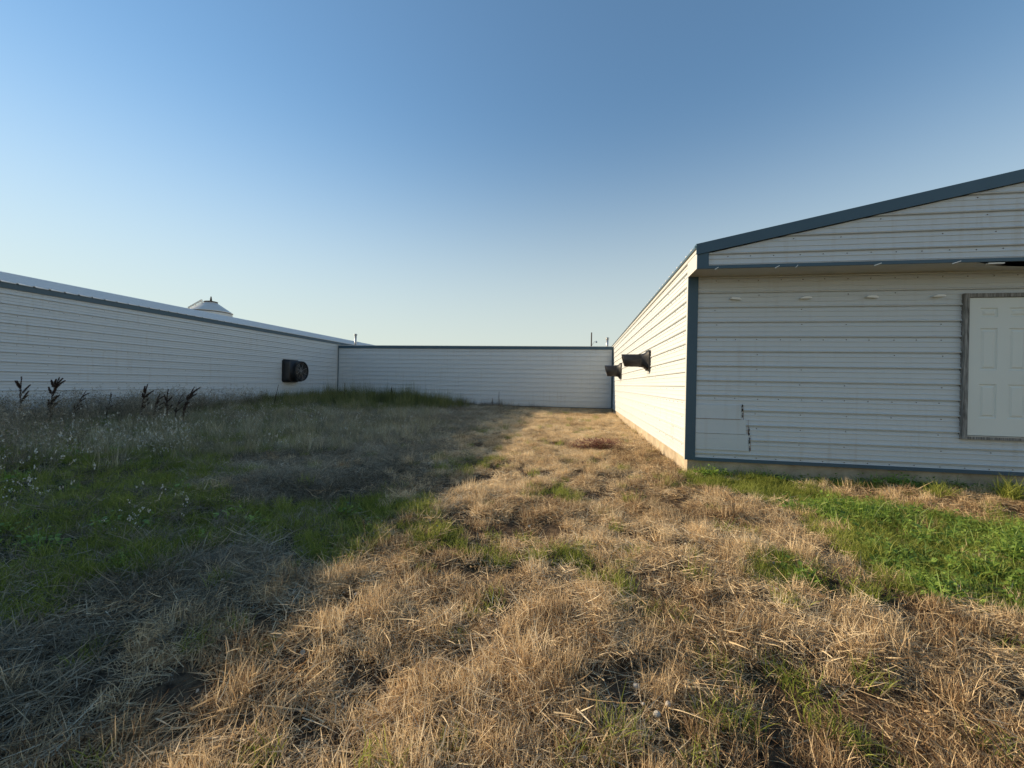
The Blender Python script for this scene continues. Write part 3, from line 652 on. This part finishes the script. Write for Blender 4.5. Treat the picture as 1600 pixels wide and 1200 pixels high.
def leaf_parts(n, R, size, hmax, rg):
    V = []; Q = []; A = []; o = 0
    for i in range(n):
        r = R * math.sqrt(rg.random()); t = rg.uniform(0, 2 * PI); hh = rg.uniform(.02, hmax); az = rg.uniform(0, 2 * PI); sz = size * rg.uniform(.6, 1.3); pit = rg.uniform(-.5, .6)
        d = np.array([math.cos(az) * math.cos(pit), math.sin(az) * math.cos(pit), math.sin(pit)]); s = np.array([-math.sin(az), math.cos(az), 0]) ; up_ = np.cross(d, s)
        roll = rg.uniform(-.5, .5); s2 = s * math.cos(roll) + up_ * math.sin(roll); base = np.array([r * math.cos(t), r * math.sin(t), hh]); val = rg.random()
        prof = [(0, .02), (.2, .30), (.45, .42), (.75, .28), (1, .02)]; vs = []
        for (l_, w_) in prof:
            c = base + d * l_ * sz + np.array([0, 0, -.35 * sz * l_ * l_]); fold = np.array([0, 0, .12 * sz * w_])
            vs += [c - s2 * w_ * sz + fold, c, c + s2 * w_ * sz + fold]
        for k in range(4): Q += [[o + 3 * k, o + 3 * k + 1, o + 3 * k + 4, o + 3 * k + 3], [o + 3 * k + 1, o + 3 * k + 2, o + 3 * k + 5, o + 3 * k + 4]]
        V += vs; A += [val] * len(vs); o += len(vs)
    return np.array(V), np.array(Q), np.array(A)
def flowers(n, R, h, rg, sz=.006):
    V = []; Q = []; A = []; o = 0
    for i in range(n):
        r = R * math.sqrt(rg.random()); t = rg.uniform(0, 2 * PI); c = np.array([r * math.cos(t), r * math.sin(t), rg.uniform(*h)])
        for j in range(5):
            p = c + rg.normal(0, sz * 1.1, 3); u = rg.normal(0, 1, 3); u /= np.linalg.norm(u); w = np.cross(u, rg.normal(0, 1, 3)); w /= np.linalg.norm(w)
            V += [p - u * sz, p - w * sz, p + u * sz, p + w * sz]; Q.append([o, o + 1, o + 2, o + 3]); A += [1] * 4; o += 4
    return np.array(V), np.array(Q), np.array(A)

def scatter_gn(name, pts, rot, scl, idx_, tint, protos, label, cat):
    col = bpy.data.collections.new(name + '_set')
    for p in protos: col.objects.link(p)
    me = bpy.data.meshes.new(name); n = len(pts); me.vertices.add(n); me.vertices.foreach_set('co', pts.astype(np.float32).ravel())
    at = me.attributes.new('rot', 'FLOAT_VECTOR', 'POINT'); at.data.foreach_set('vector', rot.astype(np.float32).ravel())
    at = me.attributes.new('scl', 'FLOAT_VECTOR', 'POINT'); at.data.foreach_set('vector', scl.astype(np.float32).ravel())
    at = me.attributes.new('pick', 'INT', 'POINT'); at.data.foreach_set('value', idx_.astype(np.int32))
    at = me.attributes.new('tint', 'FLOAT', 'POINT'); at.data.foreach_set('value', tint.astype(np.float32))
    o = bpy.data.objects.new(name, me); COL.objects.link(o)
    g = bpy.data.node_groups.new(name, 'GeometryNodeTree')
    g.interface.new_socket('Geometry', in_out='INPUT', socket_type='NodeSocketGeometry'); g.interface.new_socket('Geometry', in_out='OUTPUT', socket_type='NodeSocketGeometry')
    N = g.nodes; L = g.links; gi = N.new('NodeGroupInput'); go_ = N.new('NodeGroupOutput')
    ci = N.new('GeometryNodeCollectionInfo'); ci.inputs['Collection'].default_value = col; ci.inputs['Separate Children'].default_value = True; ci.inputs['Reset Children'].default_value = True
    ip = N.new('GeometryNodeInstanceOnPoints'); ip.inputs['Pick Instance'].default_value = True
    def na(nm, ty):
        k = N.new('GeometryNodeInputNamedAttribute'); k.data_type = ty; k.inputs['Name'].default_value = nm; return k
    mp = N.new('GeometryNodeMeshToPoints')
    L.new(gi.outputs[0], mp.inputs['Mesh']); L.new(mp.outputs[0], ip.inputs['Points']); L.new(ci.outputs[0], ip.inputs['Instance'])
    L.new(na('pick', 'INT').outputs[0], ip.inputs['Instance Index'])
    e2 = N.new('FunctionNodeEulerToRotation'); L.new(na('rot', 'FLOAT_VECTOR').outputs[0], e2.inputs[0]); L.new(e2.outputs[0], ip.inputs['Rotation'])
    L.new(na('scl', 'FLOAT_VECTOR').outputs[0], ip.inputs['Scale'])
    L.new(ip.outputs[0], go_.inputs[0])
    md = o.modifiers.new('scatter', 'NODES'); md.node_group = g
    return tag(o, label, cat, kind='stuff')

def region_points(dens, x0, x1, y0, y1, rg):
    n = int((x1 - x0) * (y1 - y0) * dens); return rg.uniform(x0, x1, n), rg.uniform(y0, y1, n)
def in_yard(x, y):
    ok = (x > XL + .05) & (y < YB - .04)
    ok &= ~((x > XR - .03) & (y > YG - .03))
    return ok
def sample(base, rg):
    """even scatter whose density falls off in steps with distance from the yard's near edge"""
    X = []; Y = []
    for (x0, x1, y0, y1, d) in ((-3.8, 4.2, .2, 2.6, 2.6), (-5.5, 6.5, 2.6, 5.0, 1.7), (-13.3, 9, 5.0, 9.5, 1.0), (-13.3, 1.7, 9.5, 20.8, .62), (-13.3, -3.8, -1, 2.6, .4), (-13.3, -5.5, 2.6, 5.0, .7), (4.2, 9, -1, 2.6, .6), (6.5, 9, 2.6, 5, .8), (-3.8, 4.2, -2.0, .2, .5)):
        x, y = region_points(base * d, x0, x1, y0, y1, rg); X.append(x); Y.append(y)
    x = np.concatenate(X); y = np.concatenate(Y); k = in_yard(x, y); return x[k], y[k]
def make(name, protos, x, y, sc, tint, label, cat, rg, lift=0., hs=None, wind=0.):
    n = len(x); pts = np.stack([x, y, gz(x, y) + lift], -1)
    rot = np.stack([rg.normal(0, .12, n), rg.normal(wind, .12, n), rg.uniform(0, 2 * PI, n)], -1)
    s = np.stack([sc, sc, sc * (hs if hs is not None else 1)], -1)
    # clumps drift sideways when far apart: spread widens with distance so cover stays closed
    return scatter_gn(name, pts, rot, s, rg.integers(0, len(protos), n), tint, protos, label, cat)

rg = np.random.default_rng(11)
straw = [proto('straw_clump', [blades(38, .085, (.025, .085), .5, (-.5, 1.1), .0034, 3, rg), blades(40, .10, (.025, .09), .3, (-.6, .8), .0034, 3, rg, flat=1.15), blades(5, .09, (.10, .17), .25, (-.3, .4), .0030, 3, rg, flat=1.3)], M_STRAW) for _ in range(7)]
straw += [proto('straw_tussock', [blades(80, .065, (.04, .12), .32, (-.2, .7), .0032, 3, rg), blades(22, .09, (.05, .12), .2, (-.2, .6), .003, 3, rg, flat=1.2)], M_STRAW) for _ in range(3)]
straw += [proto('thatch_mat', [blades(70, .11, (.03, .11), .2, (-.4, .6), .0038, 3, rg, flat=1.36), blades(8, .10, (.11, .2), .15, (-.2, .3), .0034, 3, rg, flat=1.4)], M_STRAW) for _ in range(5)]
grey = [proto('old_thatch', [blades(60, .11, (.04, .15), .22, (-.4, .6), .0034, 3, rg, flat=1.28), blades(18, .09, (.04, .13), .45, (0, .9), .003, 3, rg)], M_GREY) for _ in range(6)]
green = [proto('grass_clump', [blades(60, .075, (.04, .13), .35, (.1, 1.2), .0040, 4, rg)], M_GREEN) for _ in range(6)]
lush = [proto('leafy_clump', [leaf_parts(14, .10, .04, .10, rg), leaf_parts(12, .08, .024, .17, rg), blades(16, .09, (.08, .22), .35, (.1, 1.3), .0065, 4, rg)], M_LEAF) for _ in range(6)]
tall = [proto('tall_grass_clump', [blades(46, .12, (.15, .62), .16, (.0, .7), .0055, 4, rg), blades(4, .1, (.55, .8), .08, (0, .3), .006, 4, rg)], M_TALL) for _ in range(5)]
pale = [proto('seed_grass_clump', [blades(45, .13, (.10, .30), .28, (.0, .8), .0042, 3, rg)], M_PALE) for _ in range(5)]

# dry straw
x, y = sample(105, rg); gm_ = m_green(x, y); gy_ = m_grey(x, y); pl = m_pale(x, y)
bare = sstep(fbm(x + 5, y + 77, 2.1, 3), .30, .46)          # thin spots
u = rg.random(len(x)); k = (u > gm_ * .93) & (rg.random(len(x)) > gy_ * .93) & (rg.random(len(x)) < .30 + .70 * bare)
fine = fbm(x + 2, y + 60, 5.0, 2)
k &= ~(np.hypot((x - .42) / .62, (y - 8.95) / .26) < 1)
k &= rg.random(len(x)) < sstep(fine, .26, .56) * .86 + .14 + sstep(y, 5, 10)
x, y, fine = x[k], y[k], fine[k]; n = len(x)
tn = np.clip(.15 + .9 * (fbm(x + 3, y + 8, 1.6, 4) - .15) - .35 * m_red(x, y) + rg.normal(0, .15, n) + .12 * sstep(y, 3, 9) - .13 * (1 - sstep(y, 1.6, 4.2)), 0, 1)  # tint lower close to the camera, higher farther back
ST = make('dry_grass', straw, x, y, rg.uniform(.75, 1.25, n) * (1 + .05 * y), tn, 'mown straw-coloured dry grass over the sunlit yard', 'dry grass', rg, hs=rg.uniform(.55, 1.1, n) * (.45 + 1.1 * fine) * (1 - .25 * sstep(y, 5, 12)))
# greyer, darker thatch on the left side
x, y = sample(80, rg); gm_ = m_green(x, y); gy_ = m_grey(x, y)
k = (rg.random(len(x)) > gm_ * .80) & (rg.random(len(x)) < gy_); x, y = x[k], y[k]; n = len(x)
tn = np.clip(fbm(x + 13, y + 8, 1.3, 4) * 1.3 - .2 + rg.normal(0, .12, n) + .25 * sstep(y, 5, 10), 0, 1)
make('grey_thatch', grey, x, y, rg.uniform(.8, 1.3, n) * (1 + .045 * y), tn, 'flattened grey dead grass in the shaded left part of the yard', 'dead grass', rg, hs=rg.uniform(.6, 1.2, n))
# green grass
x, y = sample(85, rg); gm_ = m_green(x, y) + .02
k = rg.random(len(x)) < gm_ * (1 - .45 * m_pale(x, y)); x, y = x[k], y[k]; n = len(x)
tn = np.clip(.1 + fbm(x + 23, y + 18, 1.5, 4) * .9 + rg.normal(0, .1, n), 0, 1)
make('green_grass', green, x, y, rg.uniform(.7, 1.25, n) * (1 + .03 * y), tn, 'short green grass in patches across the yard', 'grass', rg, hs=rg.uniform(.6, 1.2, n))
# broad-leaved ground cover
x, y = region_points(95, 1.9, 9, 2.7, 5.8, rg); w_ = (fbm(x, y, 2.4, 3) - .5) * .5
k = (sstep(poly_in(x + w_, y + w_, P_lush), -.1, .1) * (.35 + .65 * sstep(fbm(x + 60, y, 1.6, 3), .35, .55)) > rg.random(len(x))) & in_yard(x, y); x, y = x[k], y[k]
x2, y2 = region_points(3, -8, -1.6, 1.2, 6.0, rg); k = (m_green(x2, y2) > .6) & (rg.random(len(x2)) < .5); x = np.concatenate([x, x2[k]]); y = np.concatenate([y, y2[k]])
x3 = rg.uniform(1.85, 8.5, 70); y3 = YG - rg.uniform(.06, .2, 70); x = np.concatenate([x, x3]); y = np.concatenate([y, y3])
for (cx, cy_) in ((1.6, 3.15), (2.62, 6.6), (1.95, 6.62)):
    x = np.concatenate([x, cx + rg.normal(0, .06, 3)]); y = np.concatenate([y, cy_ + rg.normal(0, .04, 3)])
k = in_yard(x, y); x, y = x[k], y[k]; n = len(x)
make('leafy_ground_cover', lush, x, y, rg.uniform(.7, 1.2, n) * (.6 + .9 * fbm(x + 4, y, 2.0, 3)), np.clip(fbm(x, y, 2.5, 3) + rg.normal(0, .12, n), 0, 1), 'bright green broad-leaved weeds spreading near the gable wall', 'weeds', rg)
# pale seeding meadow
x, y = region_points(30, -13.3, -2.0, 4.0, 20.7, rg); dn = np.maximum(m_pale(x, y), .35 * sstep(-x, 5, 9))
k = (rg.random(len(x)) < dn) & in_yard(x, y); x, y = x[k], y[k]; n = len(x)
make('seeding_meadow_grass', pale, x, y, rg.uniform(.7, 1.3, n), np.clip(fbm(x, y + 50, .9, 4) * 1.3 - .15 + rg.normal(0, .2, n), 0, 1), 'pale seeding meadow grass along the shaded left barn', 'meadow grass', rg, hs=rg.uniform(.55, 1.3, n))
# tall green grass in the back left corner and along the walls
x, y = region_points(30, -13.3, -4.6, 9.8, 20.7, rg); w_ = (fbm(x, y, .8, 3) - .5) * 2.2
k = sstep(poly_in(x + w_, y + w_, P_tall), -.8, .9) * (.35 + .65 * sstep(fbm(x, y + 20, 1.3, 3), .3, .55)) > rg.random(len(x)); x, y = x[k], y[k]; hs0 = (.32 + .85 * sstep(y, 12, 18.5)) * (.45 + 1.1 * fbm(x, y, 1.1, 3))
x2 = XL + .1 + np.abs(rg.normal(0, .45, 900)); y2 = rg.uniform(4, 20.6, 900)
x = np.concatenate([x, x2]); y = np.concatenate([y, y2]); hsv = np.concatenate([hs0, rg.uniform(.3, .65, 900)])
kk = in_yard(x, y); x, y, hsv = x[kk], y[kk], hsv[kk]; n = len(x)
make('tall_green_grass', tall, x, y, rg.uniform(.8, 1.2, n), np.clip(fbm(x, y, .9, 4) * 1.5 - .25 + rg.normal(0, .16, n), 0, 1), 'knee-high green grass in the back left corner of the yard', 'tall grass', rg, hs=hsv * rg.uniform(.7, 1.2, n))
# thin brown weeds against the link wall
brn = [proto('brown_weed_clump', [blades(22, .12, (.18, .46), .12, (-.1, .4), .0055, 3, rg)], M_GREY) for _ in range(4)]
x2 = np.concatenate([rg.uniform(-9, -1.2, 420), XL + .1 + np.abs(rg.normal(0, .5, 260))]); y2 = np.concatenate([YB - .08 - np.abs(rg.normal(0, .45, 420)), rg.uniform(4, 20, 260)])
k = in_yard(x2, y2) & (rg.random(680) < np.where((x2 > -5) & (y2 > 19), sstep(-x2, 1.0, 5), 1)); x, y = x2[k], y2[k]; n = len(x)
make('brown_wall_weeds', brn, x, y, rg.uniform(.7, 1.2, n), rg.uniform(0, .6, n), 'thin brown dead weeds standing against the shaded walls', 'dead weeds', rg, hs=rg.uniform(.4, 1.3, n))
# airy branching weeds, grey brown, thickest at the left
def airy(ns, rg):
    V = []; Q = []; A = []; o = 0
    def strip(p, q, w0, w1, val):
        nonlocal o
        d = q - p; s_ = np.cross(d, rg.normal(0, 1, 3)); s_ /= np.linalg.norm(s_) + 1e-9
        V.extend([p - s_ * w0, p + s_ * w0, q + s_ * w1, q - s_ * w1]); Q.append([o, o + 1, o + 2, o + 3]); A.extend([val] * 4); o += 4
    for i in range(ns):
        az = rg.uniform(0, 2 * PI); r = .10 * math.sqrt(rg.random()); p = np.array([r * math.cos(az), r * math.sin(az), 0.]); H = rg.uniform(.38, .72); d = np.array([rg.normal(0, .16), rg.normal(0, .16), 1.]); val = rg.uniform(.1, .6)
        for k in range(6):
            q = p + d / np.linalg.norm(d) * H / 6; strip(p, q, .0022 * (1 - k / 8), .0022 * (1 - (k + 1) / 8), val)
            if k > 1:
                for b_ in range(2):
                    e = np.array([rg.normal(0, .6), rg.normal(0, .6), rg.uniform(.5, 1.1)]); L_ = rg.uniform(.05, .13); t = q + e / np.linalg.norm(e) * L_; strip(q, t, .0014, .0008, val)
                    for c_ in range(5):
                        u = t + rg.normal(0, .012, 3); w = u + rg.normal(0, .010, 3); strip(u, w, .003, .0022, rg.uniform(.2, 1.))
            p = q; d = d + np.array([rg.normal(0, .12), rg.normal(0, .12), 0])
    return np.array(V), np.array(Q), np.array(A)
air = [proto('airy_weed', [airy(5, rg)], M_GREY) for _ in range(6)]
n1 = 620; x = np.concatenate([rg.uniform(XL + .1, -6.6, n1), XL + .15 + np.abs(rg.normal(0, .9, 260))]); y = np.concatenate([rg.uniform(3.0, 11.5, n1), rg.uniform(3, 14, 260)])
k = in_yard(x, y) & (rg.random(len(x)) < np.concatenate([sstep(fbm(x[:n1] + 7, y[:n1], .6, 3) + .05 * (-x[:n1] - 8), .45, .62), np.ones(260)])); x, y = x[k], y[k]; n = len(x)
make('airy_dry_weeds', air, x, y, rg.uniform(.6, 1.25, n), rg.uniform(.1, .9, n), 'airy grey-brown branching weeds at the far left beside the barn', 'dry weeds', rg)
# white dry flower heads
flo = [proto('flower_clump', [flowers(9, .2, (.06, .26), rg, .006)], M_FLOWER) for _ in range(4)]
x, y = region_points(4.5, -11.5, -3.2, 2.6, 12, rg); k = (rg.random(len(x)) < sstep(fbm(x + 90, y, .7, 3) + .12 * sstep(-x, 4, 8), .42, .62)); x, y = x[k], y[k]
x = np.concatenate([x, rg.normal(-8.3, .9, 60), rg.normal(-7.4, .9, 40)]); y = np.concatenate([y, rg.normal(6.6, .5, 60), rg.normal(5.2, .6, 40)]); n = len(x)
make('white_wild_flowers', flo, x, y, rg.uniform(.7, 1.4, n), rg.random(n), 'tiny dry white flower heads among the left meadow', 'wild flowers', rg, hs=rg.uniform(.7, 2.0, n))
# curled dead leaves
lit = [proto('leaf_litter_clump', [leaf_parts(1, .02, .03, .03, rg)], M_LITTER) for _ in range(5)]
x, y = region_points(5, -5.5, 5, .8, 6.0, rg); k = in_yard(x, y) & (fbm(x + 11, y + 31, 1.2, 3) + .1 * sstep(-x, 0, 2) > .53); x, y = x[k], y[k]; n = len(x)
make('leaf_litter', lit, x, y, rg.uniform(.4, 1.0, n), rg.random(n), 'scattered curled dead leaves lying in the grass', 'dead leaves', rg, lift=.035)

# ------------------------------------------------------------ individual plants
def set_vals(o, vals):
    at = o.data.attributes.new('blade', 'FLOAT', 'POINT'); at.data.foreach_set('value', vals.astype(np.float32))
def dock(x, y, H, lean, nb, seed, label, thick=1.):
    rd = random.Random(seed); z0 = float(gz(x, y)) - .02
    r = empty('dock_plant', (x, y, z0), label, 'weed', 'dead seeding weeds standing by the left barn')
    st = MB(); st.smooth = True; pts = []
    for k in range(9):
        t = k / 8; pts.append(Vector((x + lean * H * t ** 2.2, y + .04 * math.sin(3 * t + seed), z0 + H * t * (1 - .12 * abs(lean) * t))))
    st.tube(pts, [.009 * (1 - .7 * k / 8) for k in range(9)], 6)
    heads = [(pts[2:], .95)]
    for b_ in range(int(nb * 2.4)):
        i = rd.randint(3, 6); p = pts[i]; az = rd.uniform(0, 2 * PI); L = H * rd.uniform(.14, .30); q = []
        for k in range(5):
            t = k / 4; q.append(p + Vector((math.cos(az) * L * .38 * t + lean * L * t * (1 + t), math.sin(az) * L * .38 * t, L * t * (1 - .25 * t))))
        st.tube(q, [.004] * 5, 5); heads.append((q[1:], .75))
    so_ = st.build('stem', M_DOCK, r); set_vals(so_, np.full(len(so_.data.vertices), .6))
    for (q, s) in heads:
        sd_ = MB(); vals = []
        for i in range(len(q) - 1):
            for k in range(int(170 * thick)):
                t = rd.random(); p = q[i].lerp(q[i + 1], t); tt = (i + t) / (len(q) - 1); rr = .033 * s * thick * (1 - .65 * tt) * (.55 + .45 * math.sin(tt * 22 + seed) ** 2)
                az = rd.uniform(0, 2 * PI); c = p + Vector((math.cos(az) * rr * rd.random() ** .5, math.sin(az) * rr * rd.random() ** .5, rd.uniform(-.01, .01)))
                u = Vector((rd.gauss(0, 1), rd.gauss(0, 1), rd.gauss(0, 1))).normalized(); w = u.cross(Vector((rd.gauss(0, 1), rd.gauss(0, 1), 1))).normalized(); e = rd.uniform(.003, .0075)
                sd_.add([c - u * e, c - w * e, c + u * e, c + w * e], [(0, 1, 2, 3)]); vals += [rd.random()] * 4
        h_ = sd_.build('seed_head', M_DOCK, r); set_vals(h_, np.array(vals))
    lf = MB(); vals = []
    for k in range(9):
        i = rd.randint(0, 4); p = pts[i]; az = rd.uniform(0, 2 * PI); L = rd.uniform(.08, .2); d = Vector((math.cos(az), math.sin(az), .5)); sdv = Vector((-math.sin(az), math.cos(az), 0))
        vs = []
        for j in range(5):
            t = j / 4; c = p + d * L * t + Vector((0, 0, -.9 * L * t * t)); w_ = .009 * math.sin(PI * min(.97, t + .06)); vs += [c - sdv * w_, c + sdv * w_]
        lf.add(vs, [(2 * j, 2 * j + 1, 2 * j + 3, 2 * j + 2) for j in range(4)]); vals += [rd.random()] * 10
    l_ = lf.build('leaves', M_DOCK, r); set_vals(l_, np.array(vals))
    return r
def wpt(px, t, py_dummy=0):
    d_ = F + cr * ((px - 800) / 632); return d_.x * t, d_.y * t
DK = [(35, 8.6, 1.14, .03, 3, 'upright dark seeding dock stalk nearest the left edge, against the left barn', 1.15),
      (82, 8.8, 1.16, .16, 7, 'thickest dark dock plant with a drooping top at the far left', 1.45),
      (118, 9.4, .86, .30, 4, 'thin pale-looking weed just right of the thickest dock plant', .55),
      (168, 10.2, .78, .08, 3, 'small sparse weed between the two groups of dock plants', .45),
      (218, 9.8, 1.04, .22, 5, 'forked dark dock plant leaning right, leftmost of the middle group', 1.3),
      (238, 9.9, .84, .32, 3, 'short dock stalk leaning right in the middle group', 1.0),
      (262, 10.2, .93, .07, 3, 'narrow upright dock plant in the centre of the middle group', 1.1),
      (276, 10.5, .84, .25, 2, 'slim leaning weed between two darker dock plants', .7),
      (289, 10.2, 1.05, .24, 4, 'rightmost leaning dark dock plant of the middle group', 1.3),
      (430, 15.4, .92, .12, 0, 'single dark bare stalk left of the big fan', .7),
      (538, 19.4, .98, .02, 0, 'dark upright stalk in the tall grass at the inner left corner', .9),
      (612, 20.2, .92, .03, 3, 'bushy brown weed above the tall grass by the link wall', .7),
      (780, 20.3, .90, .01, 0, 'lone brown seed stalk against the middle of the link wall', .8),
      (770, 20.5, .55, .01, 1, 'short dark weed beside the lone stalk at the link wall', .6)]
for i, (px, t, H, le, nb, lab, th) in enumerate(DK):
    x_, y_ = wpt(px, t); x_ = max(x_, XL + .15); dock(x_, y_, H, le, nb, 40 + i, lab, th)

def tuft(x, y, n, h, label, seed, R_=.07):
    rg2 = np.random.default_rng(seed); V_, Q_, A_ = blades(n, R_, h, .42, (.2, 1.4), .008, 5, rg2)
    o = bpy.data.objects.new('grass_tuft', np_mesh('grass_tuft', V_, Q_, M_GREEN)); COL.objects.link(o); set_vals(o, A_ * .6 + .95)
    o.location = (x, y, float(gz(x, y)) - .01); tag(o, label, 'grass tuft', 'tall grass tufts by the gable foundation')
tuft(5.50, 6.18, 230, (.20, .42), 'tallest bright green grass tuft at the foundation below the door', 5, .11)
tuft(4.72, 6.16, 170, (.12, .28), 'lower green grass tuft at the foundation left of the door', 6, .13)
tuft(2.62, 6.62, 40, (.08, .2), 'small dark tuft against the foundation near the barn corner', 8)

# ------------------------------------------------------------ stones, twig
def stone(x, y, r, label, seed, lift=.03):
    r *= .75
    rd = random.Random(seed); m = MB(); m.smooth = True; z0 = float(gz(x, y)) + lift; rings = []
    for k in range(9):
        ph = -PI / 2 + PI * (k + .02) / 8.04
        rings.append([(x + r * math.cos(ph) * math.cos(t) * (1 + .14 * math.sin(2 * t + seed)), y + r * math.cos(ph) * math.sin(t) * (1 + .1 * math.cos(3 * t)), z0 + r * .8 * math.sin(ph) * (1 + .08 * math.sin(t + seed))) for t in [2 * PI * i / 14 for i in range(14)]])
    m.loft(rings); o = m.build('stone', STONE, None); tag(o, label, 'stone', 'small pale stones in the dry grass'); return o
for i, (x, y, r, lab) in enumerate(((.40, 1.80, .016, 'roundest pale pebble low in the dry grass near the bottom of the view'), (.345, 1.745, .019, 'flat whitish pebble just left of the roundest one'), (.30, 1.80, .010, 'tiny white pebble beside the flat whitish one'),
    (.285, 1.90, .020, 'chalky pebble farther left in the dry grass'), (1.31, 2.90, .017, 'small round pale pebble below the green tuft'), (1.42, 2.80, .012, 'tiny pebble right of the round pale pebble by the green tuft'),
    (1.84, 2.80, .016, 'pale pebble in straw just below the leafy green patch'), (-1.35, 2.35, .015, 'white pebble at the edge of the shaded dead grass'), (-.10, 1.62, .010, 'tiny grey-white pebble near the twig'), (.05, 1.50, .012, 'small pebble lowest in the foreground'))):
    stone(x, y, r, lab, i)
m = MB(); m.smooth = True; P = [(-.68, 1.90), (-.62, 1.885), (-.56, 1.87), (-.50, 1.84), (-.45, 1.79), (-.42, 1.745)]
m.tube([(px, py, float(gz(px, py)) + .06 + .012 * math.sin(i * 1.7)) for i, (px, py) in enumerate(P)], [.0025, .0035, .004, .0045, .004, .003], 8)
m.tube([(-.50, 1.84, float(gz(-.5, 1.84)) + .07), (-.44, 1.88, float(gz(-.44, 1.88)) + .09)], [.003, .0015], 6)
tw = m.build('twig', BARK, None); tag(tw, 'pale curved forked twig lying on the dry grass in the foreground', 'twig')
# heap of reddish clippings
m = MB(); rd = random.Random(2); vals = []
for k in range(1500):
    cx = .42 + rd.gauss(0, .30); cy_ = 8.95 + rd.gauss(0, .13); z0 = float(gz(cx, cy_)) + rd.uniform(.03, .20); az = rd.uniform(0, PI); L = rd.uniform(.05, .16); d = Vector((math.cos(az), math.sin(az), rd.uniform(-.25, .35))) * L; w = Vector((-math.sin(az), math.cos(az), 0)) * .006
    c = Vector((cx, cy_, z0)); m.add([c - w, c + d - w * .3, c + d + w * .3, c + w], [(0, 1, 2, 3)])
tag(m.build('clippings_heap', simple('red_brown_clippings', (.14, .022, .012), .8, 0, .4, 20), None), 'low heap of dark red-brown dead clippings on the sunlit straw', 'clippings')
